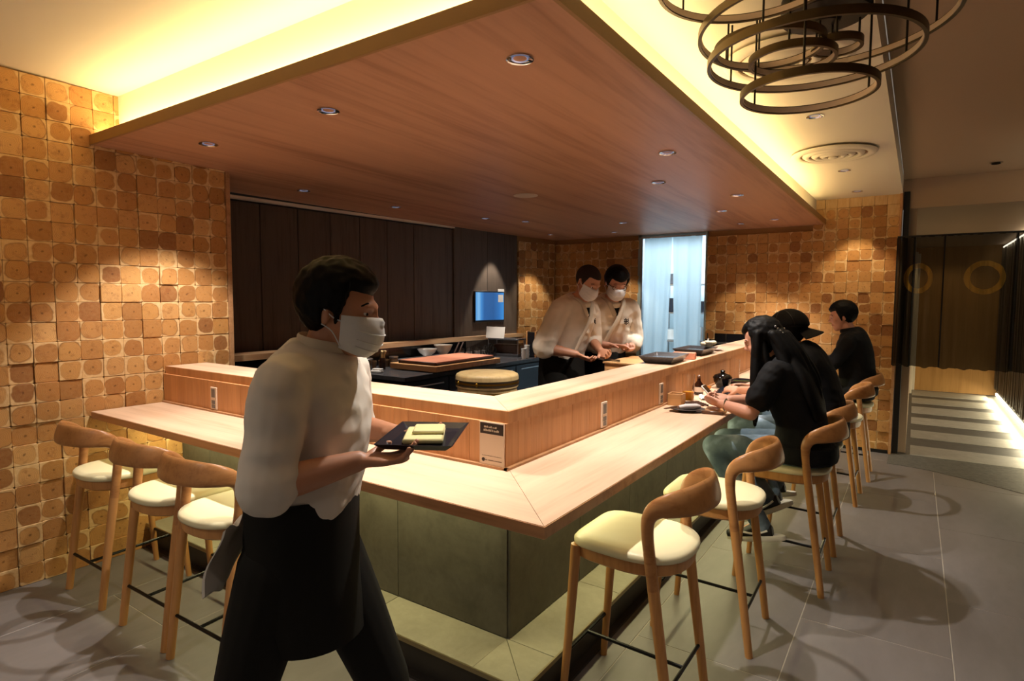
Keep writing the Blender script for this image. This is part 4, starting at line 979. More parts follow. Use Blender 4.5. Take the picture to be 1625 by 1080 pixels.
wom, H = seated('woman with long wavy black hair in black T-shirt and ripped jeans on her phone', W0, 180,
    dict(sp=[(-.085, 0, .74), (-.06, 0, .90), (.01, 0, 1.06), (.055, 0, 1.165), (.095, 0, 1.225)], hc=(.150, .005, 1.325), hf=(.93, .05, -.42), hu=(.42, 0, .93), hk=.96,
         eR=(.16, -.215, .945), wR=(.335, -.085, .955), eL=(.150, .235, .935), wL=(.340, .105, .955), dR=(.86, .35, .05), nR=(.1, .6, .6), dL=(.86, -.38, .08), nL=(.1, -.7, .5), cR=.75, cL=.75,
         hR=(-.05, -.085, .725), kR=(.37, -.11, .70), aR=(.11, -.09, .385), hL=(-.05, .085, .725), kL=(.375, .10, .70), aL=(.105, .075, .275), fR=(.09, 0, -.05), sR=(.85, 0, -.5), sL=(.97, 0, -.2),
         sl=.62, tr='denim', thin=.92, w=(.175, .145, .150, .165, .060), d=(.135, .105, .110, .085, .055), sw=.165, stripe=True, hem=.05, skin='skin2'))
b = B(); H.star(b, H.hair(.022, .022, .062, -.10, .02, .006, -.10), 64, 40)
hp = lambda f, l, u: wom.p(f, l, u)
rnd = random.Random(11)
def lock(b, pts, r): capsule(b, pts, r, 10, 4)
locks = B()
for i in range(30):                                       # long locks over the back and the near shoulder
    a = -1+2*i/29; l0 = .085*math.sin(a*1.45); f0 = .055-.085*math.cos(a*1.45)+.02
    out = abs(a); ph = rnd.random()*6; end = .80+.10*rnd.random()+.05*out
    pts = []
    for k in range(7):
        t = k/6; z = 1.36+(end-1.36)*t
        l = l0*(1+.85*t)+.010*math.sin(ph+t*7); f = f0-.01-(.155-.05*out)*min(1, t*1.6)**.8-.035*t+.045*max(0, t-.55)+.008*math.cos(ph+t*8)
        if i in (28, 29): f = f0+.055-.02*t
        if i in (0, 1): f = f0+.055-.02*t
        pts.append(hp(f+.045, l, z))
    r = .020+.008*rnd.random(); lock(locks, pts, [r*.9, r*1.05, r*1.1, r*1.05, r*.95, r*.75, r*.35])
for q in (-1, 1):
    for j in range(3): lock(locks, [hp(.185-.02*j, q*(.070+.006*j), 1.36), hp(.165-.025*j, q*(.088+.006*j), 1.26), hp(.150-.03*j, q*(.092+.008*j), 1.16), hp(.150-.03*j, q*(.085+.01*j), 1.06)], [.018, .020, .017, .007])

loft_body(b, [(hp(.075, 0, 1.36), .078, .050, wom.Lf), (hp(.02, 0, 1.27), .100, .045, wom.Lf), (hp(-.075, 0, 1.14), .145, .040, wom.Lf), (hp(-.135, .01, 1.0), .150, .036, wom.Lf), (hp(-.160, .02, .90), .120, .030, wom.Lf)])
b.add(locks.v, locks.f)
hair = wom.part('hair', remesh(b, .0055, 1), 'hair')
b = B()
for k in range(5): b.sphere(hp(.070-.012*k, .075-.004*k, 1.405-.012*k), .007, 8, 6)
obj('hair_clip', b, 'steel', hair)
b = B(); w_ = wom.p(.312, .122, .953); b.tube([w_+wom.v(-.01*math.sin(a)*.3, .034*math.cos(a), .034*math.sin(a)) for a in [2*PI*k/20 for k in range(20)]], .0035, 6, closed=True); obj('bracelet', b, 'brass', wom.t)
man, H = seated('man in black baseball cap worn backwards and black T-shirt leaning over the bar', (-.56, 4.19, 0), 180,
    dict(sp=[(-.09, 0, .75), (-.07, 0, .92), (-.02, 0, 1.065), (.02, 0, 1.175), (.07, 0, 1.24)], hc=(.110, .02, 1.335), hf=(.95, .10, -.28), hu=(.28, 0, .95), hk=1.04,
         eR=(.16, -.235, .965), wR=(.37, -.11, .955), eL=(.15, .240, .965), wL=(.37, .12, .955), dR=(.9, .3, 0), nR=(0, .4, -.8), dL=(.9, -.3, 0), nL=(0, -.4, -.8), cR=.4, cL=.4,
         hR=(-.05, -.09, .735), kR=(.37, -.13, .71), aR=(.17, -.10, .30), hL=(-.05, .09, .735), kL=(.38, .11, .71), aL=(.16, .10, .30), sR=(1, 0, -.2), sL=(1, 0, -.2),
         sl=.66, tr='denim', sw=.195, w=(.180, .165, .180, .200, .08), d=(.135, .130, .13, .105, .068), hem=.04, skin='skin'))
b = B(); H.star(b, H.hair(.006, .010, .055, -.07, .0, .002), 56, 36); man.part('hair', remesh(b, .006, 1), 'hair')
def capfn(d, az):
    r = H.r(d); z = d[2]*r; lim = .040-.030*max(0, -d[0]); g = max(0, min(1, (z-lim)/.006+.5)); return r-.004+g*(.024+.010*max(0, d[2]))
b = B(); H.star(b, capfn, 56, 40); capo = man.part('cap', remesh(b, .006, 2), 'tee')
b = B(); rings = []
for t in [k/6 for k in range(7)]:                          # visor pointing to the back of the head
    o = []
    for s_ in (1, -1):
        for i in range(13):
            a = math.radians(-60+10*i)*s_*(1)
            rr = .095+.078*t*math.cos(a*.9); o.append(H.w((-rr*math.cos(a)-.02, rr*math.sin(a)*.82, .004-.045*t-.02*abs(math.sin(a))+(.003 if s_ > 0 else -.002))))
    rings.append(o)
b.loft(rings); obj('visor', b, 'tee', capo, 60)
for k in range(6):
    b = B(); pts = []
    for j in range(9):
        el = math.radians(22+8.4*j); az = math.radians(60*k); d = (math.cos(el)*math.cos(az), math.cos(el)*math.sin(az), math.sin(el)); r = H.r(d)+.0205+.010*d[2]; pts.append(H.w([x*r for x in d]))
    b.tube(pts, .0018, 6); obj('seam', b, 'black', capo)
b = B(); d = Vector((.15, .93, .33)).normalized(); r = H.r(d)+.023; m_ = Matrix((H.f, H.l, H.u)).transposed(); b.box(H.w(d*r), (.026, .006, .013), .003, m_); obj('cap_logo', b, 'label', capo)
H.glasses(man.t)
far, H = seated('man with short black hair in black long sleeved shirt upright at the far bar end', (-.485, 6.03, 0), 180,
    dict(sp=[(-.09, 0, .76), (-.085, 0, .93), (-.06, 0, 1.09), (-.04, 0, 1.215), (-.01, 0, 1.28)], hc=(.045, 0, 1.405), hf=(.98, .12, -.22), hu=(.22, 0, .97), hk=1.03,
         eR=(.10, -.235, .995), wR=(.31, -.10, .965), eL=(.085, .240, .995), wL=(.30, .08, .965), dR=(.9, .3, 0), nR=(0, .4, -.8), dL=(.9, -.3, 0), nL=(0, -.4, -.8),
         hR=(-.05, -.09, .745), kR=(.37, -.12, .71), aR=(.17, -.10, .30), hL=(-.05, .09, .745), kL=(.37, .11, .71), aL=(.17, .10, .30),
         sl=1.9, tr='tee', sw=.19, hem=.02, skin='skin2', w=(.175, .160, .178, .192, .078), d=(.13, .12, .125, .10, .066)))
b = B(); H.star(b, H.hair(.026, .016, .058, -.085, .008, .004, -.035), 64, 40); far.part('hair', remesh(b, .006, 1), 'hair')
b = B(); b.tube([far.p(-.01+.066*math.cos(a), .072*math.sin(a), 1.290-.014*math.cos(a)) for a in [2*PI*k/24 for k in range(24)]], (.017, .007), 8, closed=True); obj('collar', b, 'tee', far.t)
# ------------------------------------------------------------------ curtains
def drape(name, x0, x1, z0, z1, y, mat, par, folds, amp, seed, taper=0.0, pinch=None, nx=64, nz=14):
    """hanging cloth panel with thickness"""
    r = random.Random(seed); ph = [r.random()*6 for _ in range(4)]; b = B()
    def pt(i, j, o):
        s = i/nx; t = j/nz; x = x0+(x1-x0)*s
        if taper: x = x0+(x1-x0)*(s*(1-abs(taper)*t)+(taper*t if taper > 0 else 0))
        a = amp*(.55+.45*t); f = math.sin(s*folds*2*PI+ph[0]+.5*math.sin(t*2+ph[1]))*a+math.sin(s*folds*.43*2*PI+ph[2])*a*.7+math.sin(s*folds*2.3*2*PI+ph[3]+t)*a*.25
        z = z1+(z0-z1)*t+(.006*math.sin(s*folds*PI+ph[1]) if t == 1 else 0)
        return (x, y+f+o, z)
    n = (nx+1)*(nz+1); vs = [pt(i, j, o) for o in (0, .0012) for j in range(nz+1) for i in range(nx+1)]; fs = []
    I = lambda i, j, q: q*n+j*(nx+1)+i
    for j in range(nz):
        for i in range(nx): fs += [(I(i, j, 0), I(i+1, j, 0), I(i+1, j+1, 0), I(i, j+1, 0))]
    b.add(vs[:n], fs); return obj(name, b, mat, par, 70)
kn = thing('doorway_curtain', 'pale blue split curtain hanging in the bright kitchen doorway', 'curtain', (-2.44, 7.03, 2.30))
KF = fabric('pale blue cotton', '#c4d6dc', .06, .45)
b = B(); b.tube([(-2.83, 7.03, 2.305), (-2.05, 7.03, 2.305)], .011, 10); b.v = [v-Vector((-2.44, 7.03, 2.30)) for v in b.v]; obj('rod', b, 'chrome', kn)
for x0, x1, tp, sd in ((-2.795, -2.446, .13, 3), (-2.440, -2.085, .12, 8)):
    o = drape('panel', x0+2.44, x1+2.44, .80-2.30, 2.30-2.30, 0, KF, kn, 2.2, .012, sd, tp if x0 > -2.5 else -.13)
nk_ = thing('dark_curtain', 'sheer black split curtain with two gold circles across the passage entrance', 'curtain', (.45, 7.0, 2.16))
RG = [(-.437, -.38, .105, .105, .18), (.075, -.375, .135, .125, .17)]
RG = [(-.437, -.395, .098, .122, .2), (.070, -.395, .130, .132, .18)]
DF = fabric('sheer black voile', '#3a342b', .13, .35, RG, '#8a6a2c')
b = B(); b.tube([(-.62, 0, .01), (.69, 0, .01)], .010, 10); obj('rod', b, 'black', nk_)
for x0, x1, sd in ((-.615, -.475, 1), (-.485, -.235, 2), (-.245, .30, 3), (.28, .48, 4), (.46, .69, 5)):
    drape('panel', x0, x1, .905-2.16, .005, 0, DF, nk_, max(2, (x1-x0)*13), .034, sd)
b = B()
for x in (-.617, -.475, -.24, .29, .47): b.bx(x-.006, x+.006, -.02, -.014, -1.25, 0)
obj('hem', b, plain('black hem', '#0b0a09', .9), nk_)
# ------------------------------------------------------------------ kitchen side of the bar
rl = thing('back_rail', 'oak topped low rail running in front of the dark panelled wall', 'counter', (-4.3, 4.6, .9))
BO = Vector((-4.3, 4.6, .9))
b = B(); b.prism([(-4.50, 2.32), (-4.255, 2.32), (-4.255, 5.25), (-4.16, 6.95), (-4.19, 6.95), (-4.36, 5.25)], 1.065, 1.11); wo(sub(b), 'rail_top', 'rail', rl)
b = B(); b.bx(-4.42, -4.30, 2.32, 5.3, .1, 1.065); wo(sub(b), 'rail_body', 'black', rl)
ty = [2.34+.305*k for k in range(11)]
for ya, yb in zip(ty[:-1], ty[1:]):
    bb = B(); bb.box((0, 0, 0), (.008, yb-ya-.004, .160), .001); obj('glazed_tile', bb, 'darktile', rl, 30, L((-4.296, (ya+yb)/2, .982), BO))
wc = thing('work_counter', 'long dark stone work counter behind the bar carrying the chopping board', 'counter', (-3.9, 4.6, .1))
BO = Vector((-3.9, 4.6, .1))
b = B(); b.bx(-4.29, -3.45, 3.525, 5.80, .862, .90, .003); wo(sub(b), 'worktop', 'slate', wc)
b = B(); b.bx(-4.27, -3.50, 3.56, 5.76, .2, .862); wo(sub(b), 'cabinet', 'black', wc)
for y0, y1 in ((3.58, 4.12), (4.13, 4.67), (4.68, 5.22), (5.23, 5.75)):
    b = B(); b.bx(-3.50, -3.485, y0, y1, .25, .845, .003); d_ = wo(sub(b), 'door', plain('steel door', '#3d3f44', .3, .5) if 'steel door' not in bpy.data.materials else bpy.data.materials['steel door'], wc)
    b = B(); b.tube([(-3.475, y0+.08, .80), (-3.475, y1-.08, .80)], .006, 8); wo(sub(b), 'door_handle', 'steel', d_)
# chopping board on its stand
cb = thing('board_stand', 'shallow pale wooden stand under the red chopping board', 'board stand', (-3.70, 4.36, .90))
b = B(); b.box((0, 0, .035), (.56, .97, .05), .003); obj('frame', b, 'box', cb)
b = B(); b.box((-.19, 0, .005), (.06, .9, .010)); b.box((.19, 0, .005), (.06, .9, .010)); obj('runner', b, 'box', cb)
rb = thing('chopping_board', 'red brown rectangular chopping board lying on the pale wooden stand', 'chopping board', (-3.70, 4.33, .9605))
b = B(); b.box((0.02, 0.02, .015), (.44, .86, .03), .003); obj('board', b, 'redwood', rb)
b = B(); b.box((.02, -.417, .013), (.442, .02, .027), .002); b.box((.245, .02, .010), (.014, .86, .018), .002); obj('dark_edge', b, 'lipdark', rb)
def lathe_thing(name, label, cat, loc, prof, mat, part='body', group=None, n=24, extra=None, sy=1):
    t = thing(name, label, cat, loc, 0, group); b = B(); b.lathe(prof, n, (0, 0, 0), 1, sy); obj(part, b, mat, t); 
    if extra: extra(t)
    return t
def bowl_prof(r, h, th=.004, foot=.4): return [(r*foot, 0), (r*foot, .006), (r*.75, h*.45), (r, h), (r-th, h), (r*.72, h*.48), (r*.3, .012), (.0005, .010)]
def cup_prof(r, h, th=.003): return [(r*.85, 0), (r*.95, .004), (r, h), (r-th, h), (r*.9-th, .007), (.0005, .006)]
# steel pans at the near end
for k, (x, y, z, lb) in enumerate(((-4.02, 3.60, .9005, 'clear tub of dressing with steel rim beside the brush pot behind the bar'),)):
    t = thing('food_tub', lb, 'container', (x, y, z))
    b = B(); b.lathe([(.055, 0), (.066, .01), (.070, .105), (.066, .105), (.060, .012), (.0005, .01)], 24); obj('tub', b, 'glass', t)
    b = B(); b.lathe([(.0005, .005), (.058, .012), (.062, .055), (.0005, .058)], 24, cap=False); obj('contents', b, plain('pale dressing', '#a9a588', .4), t)
    b = B(); b.lathe([(.074, .108), (.080, .112), (.074, .118), (.0005, .119), (.0005, .108)], 24, cap=False); obj('lid', b, 'steel', t)
t = thing('brush_pot', 'dark wooden pot holding pale brushes beside the chopping board stand', 'pot', (-4.03, 3.83, .9005))
b = B(); b.lathe(cup_prof(.028, .105), 18); obj('pot', b, 'lipdark', t)
for k, (dx, dy) in enumerate(((.006, .004), (-.010, .006), (.004, -.010))):
    b = B(); b.tube([(dx, dy, .02), (dx*2.2, dy*2.2, .135), (dx*2.8+.01, dy*2.6, .17)], [.007, .008, .012], 8); obj('brush', b, 'tub', t)
t = thing('folded_cloth', 'small white folded cloth on the near end of the work counter', 'cloth', (-3.88, 3.62, .9005), .3)
b = B(); b.box((0, 0, .012), (.10, .06, .022), .006); b.box((.005, .004, .030), (.085, .05, .014), .005); obj('fold', b, 'whitec', t)
t = thing('lidded_jar', 'small pale jar with flat lid behind the chopping board stand', 'jar', (-4.09, 4.03, .9005))
b = B(); b.lathe([(.030, 0), (.040, .01), (.042, .075), (.034, .085), (.0005, .085)], 20); obj('jar', b, plain('patterned ceramic', '#a08a70', .35, var=.3), t)
b = B(); b.lathe([(.040, .085), (.044, .09), (.044, .10), (.0005, .104), (.0005, .085)], 20, cap=False); obj('lid', b, 'steel', t)
lbs = ['first small brown patterned cup behind the chopping board, next to the brush pot', 'second small brown patterned cup behind the chopping board', 'third small brown patterned cup behind the chopping board, beside the lidded jar']
for k in range(3): lathe_thing('small_cup', lbs[k], 'cup', (-4.16+.035*(k % 2), 3.83+.085*k, .9005), cup_prof(.034, .07), plain('brown patterned cup', '#8a6a48', .4, var=.35) if k == 0 else bpy.data.materials['brown patterned cup'], 'cup', 'small brown cups behind the chopping board', 16)
t = thing('steel_tray', 'long shallow steel tray along the back of the work counter', 'tray', (-4.17, 4.52, .9005))
b = B(); b.loft([[(sx*w, sy*h, z) for sx, sy in ((-1, -1), (1, -1), (1, 1), (-1, 1))] for w, h, z in ((.07, .36, 0), (.08, .37, .05), (.077, .367, .05), (.067, .357, .004))]); obj('tray_body', b, 'steel', t, 30)
lathe_thing('white_bowl', 'large white bowl on the left behind the chopping board', 'bowl', (-4.18, 4.60, .955), bowl_prof(.105, .075), 'whitec', 'bowl')
lathe_thing('white_bowl', 'patterned white bowl stacked in front of the larger bowl', 'bowl', (-4.15, 4.82, .955), bowl_prof(.10, .105), plain('patterned white bowl', '#d8d2c6', .25, var=.15), 'bowl')
for k, (dy, lb) in enumerate(((.0, 'dark wooden ladle leaning beside the white bowls'), (.075, 'second dark wooden ladle leaning against the first'))):
    t = thing('ladle', lb, 'ladle', (-4.12, 4.93+dy, .9005)); b = B(); b.tube(cr([(0, 0, .012), (.0, .05, .08), (-.01, .13, .17)], 5), [.008]*11, 8); obj('handle', b, 'lipdark', t)
    b = B(); b.sphere((0, -.01, .022), (.03, .035, .02)); obj('bowl', b, 'lipdark', t)
gl0 = None
for k in range(6):
    t = thing('small_glass', ('first', 'second', 'third', 'fourth', 'fifth', 'sixth')[k]+' small pale glass from the ladles in the row behind the red board', 'glass', (-4.06+.03*(k % 2), 5.02+.072*k, .9005), 0, 'row of small glasses on the work counter')
    b = B(); b.lathe([(.024, 0), (.026, .003), (.030, .115), (.028, .115), (.024, .008), (.0005, .007)], 16); obj('glass', b, 'glass', t)
    b = B(); b.lathe([(.0005, .008), (.0235, .009), (.0255, .07), (.0005, .07)], 16, cap=False); obj('water', b, plain('tea', '#b9b3aa', .3) if k == 0 else bpy.data.materials['tea'], t)
for k, (y, r, lb) in enumerate(((5.36, .06, 'round dark wire strainer leaning behind the red chopping board'), (5.46, .07, 'larger dark wire strainer leaning beside the display case'))):
    t = thing('wire_strainer', lb, 'strainer', (-3.98, y, .9005)); 
    for q in range(3):
        b = B(); rr = r*(1-.28*q); b.tube([(.02*q-.03*math.sin(a)*.4, rr*math.cos(a), r+.004+rr*math.sin(a)) for a in [2*PI*j/24 for j in range(24)]], .004, 6, (1, 0, 0), closed=True); obj('hoop', b, 'bronze2', t)
    for q in range(6):
        a = PI*q/6; b = B(); b.tube([(0, r*math.cos(a), r+.004+r*math.sin(a)), (.03, 0, r+.004), (0, -r*math.cos(a), r+.004-r*math.sin(a))], .002, 5, (1, 0, 0)); obj('wire', b, 'bronze2', t)
# glass display case, card, frame stand on the counter end
dc = thing('display_case', 'small dark glass display case standing at the far end of the work counter', 'case', (-3.86, 5.60, .9005), .08)
b = B(); b.bx(-.20, .20, -.10, .10, 0, .03, .003); b.bx(-.20, .20, -.10, .10, .185, .20, .002); obj('shell', b, 'slate', dc)
for sx, sy in ((-1, -1), (1, -1), (1, 1), (-1, 1)):
    b = B(); b.bx(sx*.195-.005, sx*.195+.005, sy*.095-.005, sy*.095+.005, .03, .185); obj('corner_post', b, 'steel', dc)
b = B(); b.bx(-.19, .19, -.098, -.095, .03, .185); b.bx(.192, .195, -.09, .09, .03, .185); obj('pane', b, 'glass', dc)
b = B(); b.bx(-.17, .17, -.02, .08, .03, .13, .01); obj('contents', b, 'brownc', dc)
t = thing('menu_card', 'plain grey white card standing on the display case', 'card', (-3.97, 5.52, 1.1012), .05); b = B(); b.box((0, 0, .065), (.25, .005, .13), .001, Matrix.Rotation(-.15, 3, 'X')); obj('card', b, 'paper', t)
t = thing('frame_stand', 'upright black panel with brown wooden sides at the end of the work counter', 'stand', (-3.56, 5.66, .9005), .35)
b = B(); b.box((0, 0, .14), (.085, .10, .28), .002); obj('panel', b, 'darktile', t)
for s_ in (-1, 1): b = B(); b.box((s_*.05, 0, .145), (.016, .12, .29), .002); obj('side', b, 'stoolb', t)
for k, (x, y, lb) in enumerate(((-3.52, 5.52, 'white stacked cups nearest the frame stand'), (-3.50, 5.43, 'shorter white stack of cups by the counter end'))):
    t = thing('cup_stack', lb, 'cup', (x-.02, y, .9005))
    for q in range(4-k): b = B(); b.lathe([(.024, q*.032), (.032, q*.032+.045), (.030, q*.032+.045), (.022, q*.032+.004), (.0005, q*.032+.004)], 16); obj('cup', b, 'whitec', t)
# fridge column beyond the counter end
t = thing('steel_cabinet', 'tall pale steel cabinet half hidden behind the shaved chef', 'cabinet', (-3.75, 6.45, .1)); b = B(); b.bx(-.25, .25, -.3, .3, 0, .97, .005); obj('body', b, 'steel', t); b = B(); b.bx(.25, .265, -.28, .28, .05, .95, .004); obj('door', b, 'steel', t)
b = B(); b.tube([(.28, -.2, .4), (.28, -.2, .8)], .008, 8); obj('handle', b, 'chrome', t)
# under counter in the middle with the rice tub
t = thing('low_cabinet', 'low black cabinet in the kitchen carrying the round rice tub', 'cabinet', (-2.45, 3.30, .1)); b = B(); b.bx(-.32, .32, -.28, .28, 0, .755, .005); obj('body', b, 'black', t); b = B(); b.bx(-.34, .34, -.30, .30, .755, .775, .003); obj('top', b, 'slate', t)
t = thing('rice_tub', 'round pale wooden rice tub with lid and dark gold bands behind the bar corner', 'tub', (-2.42, 3.27, .8755))
b = B(); n = 40; b.lathe([(.198, 0), (.203, .004), (.208, .125), (.196, .125), (.19, .01), (.0005, .01)], 48); obj('tub_body', b, 'tub', t)
b = B(); b.lathe([(.207, .075), (.216, .078), (.217, .150), (.211, .162), (.195, .170), (.10, .176), (.0005, .178), (.0005, .150), (.2, .148), (.207, .13)], 48, cap=False); ld = obj('tub_lid', b, 'tub', t)
for z, m_, h in ((.122, 'hoopd', .007), (.110, 'hoop', .006), (.098, 'hoopd', .007), (.045, 'hoop', .006)):
    r_ = .2180 if z > .08 else .2055
    b = B(); b.lathe([(r_-.003, z-h), (r_+.0015, z-h), (r_+.0015, z+h), (r_-.003, z+h)], 48, cap=False); obj('hoop', b, m_, ld if z > .08 else t)
for a in (-1.25, -2.0):
    b = B(); p_ = (.2205*math.cos(a), .2205*math.sin(a), .110); b.sphere(p_, (.009, .009, .014), 8, 6); obj('clasp', b, 'hoop', ld)
# wooden topping case between chefs and ledge
t = thing('topping_case', 'plain wooden case on the inner shelf between the chefs and the ledge', 'case', (-1.715, 4.16, .9205))
b = B(); b.box((0, 0, .085), (.24, .52, .17), .003); obj('case_body', b, 'box', t)
b = B(); b.box((0, 0, .176), (.26, .54, .012), .002); obj('case_lid', b, 'box', t)
b = B(); b.box((0, -.265, .08), (.20, .010, .11), .002); dr = obj('drawer', b, 'box', t); b = B(); b.sphere((0, -.275, .08), .010, 10, 7); obj('knob', b, 'lipdark', dr)
t = thing('inner_shelf', 'dark brown inner work shelf along the back of the ledge', 'shelf', (-1.75, 4.5, .1)); b = B(); b.bx(-.08, .19, -2.0, 2.3, .78, .82, .003); obj('shelf_board', b, 'lipdark', t)
b = B(); b.bx(-.06, .18, -1.95, 2.25, 0, .78); obj('shelf_body', b, 'black', t)
t = thing('sashimi_knife', 'thin white handled knife held by the shaved chef', 'knife', (-1.86, 3.96, 1.11), -.35); b = B(); b.box((.07, 0, 0), (.16, .003, .022), .001); obj('blade', b, 'steel', t); b = B(); b.tube([(-.01, 0, .0), (-.10, 0, .01)], .009, 8); obj('handle', b, 'whitec', t)
# screen on the dark wall
A_ = Vector((-4.352, 5.613)); B_ = Vector((-4.279, 6.096)); ang = math.atan2((B_-A_).y, (B_-A_).x); c = (A_+B_)/2
t = thing('wall_screen', 'blue lit square screen with white sticker on the dark panel', 'screen', (c.x+.016, c.y-.004, 1.455), ang)
w_ = (B_-A_).length
b = B(); b.box((0, 0, 0), (w_+.02, .026, .375), .003); obj('bezel', b, 'black', t)
def screenm():
    q = NT('blue screen'); v = q.coords('Object', (1, 1, 1)); sp = q.n('ShaderNodeSeparateXYZ'); q.l(v, sp.inputs[0])
    f = q.math('ADD', q.math('MULTIPLY', sp.outputs[0], 2.0), .5); c_ = q.ramp(f, [(0, '#3d8ad0'), (.12, '#7fb9e8'), (.20, '#3a86cc'), (.30, '#20589a'), (.62, '#1f5592'), (.8, '#2a6db4'), (1, '#3f92da')])
    q.col((0, 0, 0, 1)); q.l(c_, q.b.inputs['Emission Color']); q.set(Emission_Strength=.8, Roughness=.2); return q.m
b = B(); b.box((0, -.0140, .005), (w_-.005, .002, .335)); obj('display', b, screenm(), t)
b = B(); b.box((w_/2-.055, -.0165, .20), (.11, .003, .035)); b.box((w_/2-.06, -.0165, .10), (.09, .002, .09)); obj('sticker', b, 'paper', t)
# ------------------------------------------------------------------ on the raised ledge
def dish(name, label, loc, rz, w, h, ht, mat, cat='plate'):
    t = thing(name, label, cat, loc, rz); b = B()
    b.loft([[(sx*a, sy*c_, z) for sx, sy in ((-1, -1), (1, -1), (1, 1), (-1, 1))] for a, c_, z in ((w*.36, h*.36, 0), (w*.38, h*.38, .004), (w*.5, h*.5, ht), (w*.485, h*.485, ht), (w*.42, h*.42, ht*.6))]); obj('dish', b, mat, t, 30); return t
dish('slate_dish', 'black square dish with sloping sides on the ledge in front of the chefs', (-1.42, 3.98, 1.1205), .05, .24, .40, .050, 'slate')
dish('slate_dish', 'black square dish holding pale food further along the ledge', (-1.43, 4.72, 1.1205), .0, .24, .42, .050, 'slate')
t = thing('wood_block', 'small brown wooden block on the ledge beside the nearer black dish', 'block', (-1.37, 4.255, 1.1205), .1); b = B(); b.box((0, 0, .025), (.16, .055, .05), .006); obj('block', b, 'redwood', t)
t = thing('white_garnish', 'heap of pale shredded garnish on the farther black dish', 'food', (-1.38, 4.86, 1.165)); b = B()
for k in range(9): b.sphere((.05*math.cos(k*2.4)*(.3+.08*k), .05*math.sin(k*2.4)*(.3+.08*k), .016+.012*((k*7) % 3)), (.026, .024, .018), 8, 6)
t['kind'] = 'thing'; obj('garnish', b, plain('pale garnish', '#e6dfc4', .6, var=.1), t)
b = B(); b.tube([(0, 0, .03), (.008, .0, .075)], [.014, .004], 8); obj('garnish_tip', b, 'whitec', t)
lathe_thing('saucer', 'pale pink shallow saucer on the ledge past the black dishes', 'saucer', (-1.40, 5.13, 1.1205), [(.04, 0), (.045, .004), (.08, .014), (.077, .015), (.04, .006), (.0005, .006)], plain('pale pink ceramic', '#d9c2b4', .25), 'saucer')
# ------------------------------------------------------------------ on the bar top by the guests
Z = .8955
t = lathe_thing('oval_plate', 'dark oval plate with a rolled towel nearest the bar corner', 'plate', (-1.085, 3.44, Z), [(.05, 0), (.055, .005), (.105, .018), (.10, .020), (.05, .009), (.0005, .009)], plain('dark stoneware', '#3f3936', .4), 'plate', None, 28, None, .72); t.rotation_euler = (0, 0, .5)
t = thing('rolled_towel', 'white rolled hand towel lying on the dark oval plate', 'towel', (-1.075, 3.445, Z+.0115), .9); b = B(); b.tube([(-.07, 0, .014), (-.03, 0, .017), (.05, 0, .016), (.075, 0, .012)], [.012, .016, .016, .010], 10); obj('towel', b, plain('towel', '#d9d3d3', .9), t); b = B(); b.tube([(-.05, .018, .012), (.05, .022, .014)], [.010, .012], 8); obj('towel_fold', b, plain('towel', '#cfc8ca', .9), t)
t = thing('chopsticks', 'pair of dark chopsticks resting across the dark oval plate', 'chopsticks', (-1.13, 3.42, Z+.020), 1.2)
for k in range(2): b = B(); b.tube([(-.11, .012*k, .004), (.11, .006*k, .006)], [.0035, .0022], 8); obj('chopstick', b, 'brownc', t)
t = thing('lattice_coaster', 'small dark lattice coaster beside the dark oval plate', 'coaster', (-1.12, 3.69, Z), .75)
for k in range(5):
    b = B(); b.box((-.06+.03*k, 0, .004), (.010, .13, .007), .001); obj('slat', b, 'lipdark', t); b = B(); b.box((0, -.06+.03*k, .0065), (.13, .010, .007), .001); obj('slat', b, 'lipdark', t)
t = thing('leather_wallet', 'flat brown leather menu folder near the bar edge', 'folder', (-.945, 3.53, Z), .12); b = B(); b.box((0, 0, .006), (.12, .22, .010), .003); obj('cover', b, 'box', t); b = B(); b.box((0, -.10, .010), (.12, .024, .018), .004); obj('spine', b, 'brownc', t)
t = thing('masu_cup', 'square cypress wood cup against the riser beside the juice glass', 'cup', (-1.21, 3.62, Z), .05)
b = B(); w_ = .045
for q in range(4):
    a = PI/2*q; m_ = Matrix.Rotation(a, 3, 'Z'); b.box(m_ @ Vector((w_-.004, 0, .036)), (.008, .09, .072), .001, m_)
b.box((0, 0, .005), (.085, .085, .010)); obj('box_body', b, 'box', t)
def tumbler(name, label, loc, r, h, liq=None, lm=None):
    t = thing(name, label, 'glass', loc); b = B(); b.lathe([(r*.88, 0), (r*.9, .003), (r, h), (r-.0018, h), (r*.86, .010), (.0005, .009)], 24); obj('glass', b, 'glass', t)
    if liq: b = B(); b.lathe([(.0005, .0105), (r*.855, .0115), (r*.855+(r*.10)*liq/h, liq), (.0005, liq)], 24, cap=False); obj('drink', b, lm, t)
    return t
tumbler('juice_glass', 'tall straight glass a third full of orange juice', (-1.185, 3.775, Z), .040, .178, .066, 'juice')
tumbler('water_glass', 'tall empty straight glass behind the black lidded pot', (-1.19, 4.98, Z), .040, .178)
t = thing('soy_bottle', 'small dark glass sauce bottle with stopper behind the juice glass', 'bottle', (-1.215, 4.10, Z)); b = B(); b.lathe([(.028, 0), (.031, .004), (.031, .07), (.012, .095), (.011, .115), (.0005, .116)], 18); obj('bottle', b, plain('dark glass', '#2a140c', .1), t); b = B(); b.lathe([(.013, .113), (.013, .128), (.006, .135), (.0005, .136)], 12); obj('stopper', b, 'brownc', t); b = B(); b.lathe([(.0313, .02), (.0316, .02), (.0316, .055), (.0313, .055)], 18, cap=False); obj('label_band', b, 'label', t)
t = thing('paper_napkin', 'crumpled white paper napkin beside the juice glass', 'napkin', (-1.10, 3.95, Z), .4); b = B()
vs = []; n = 8
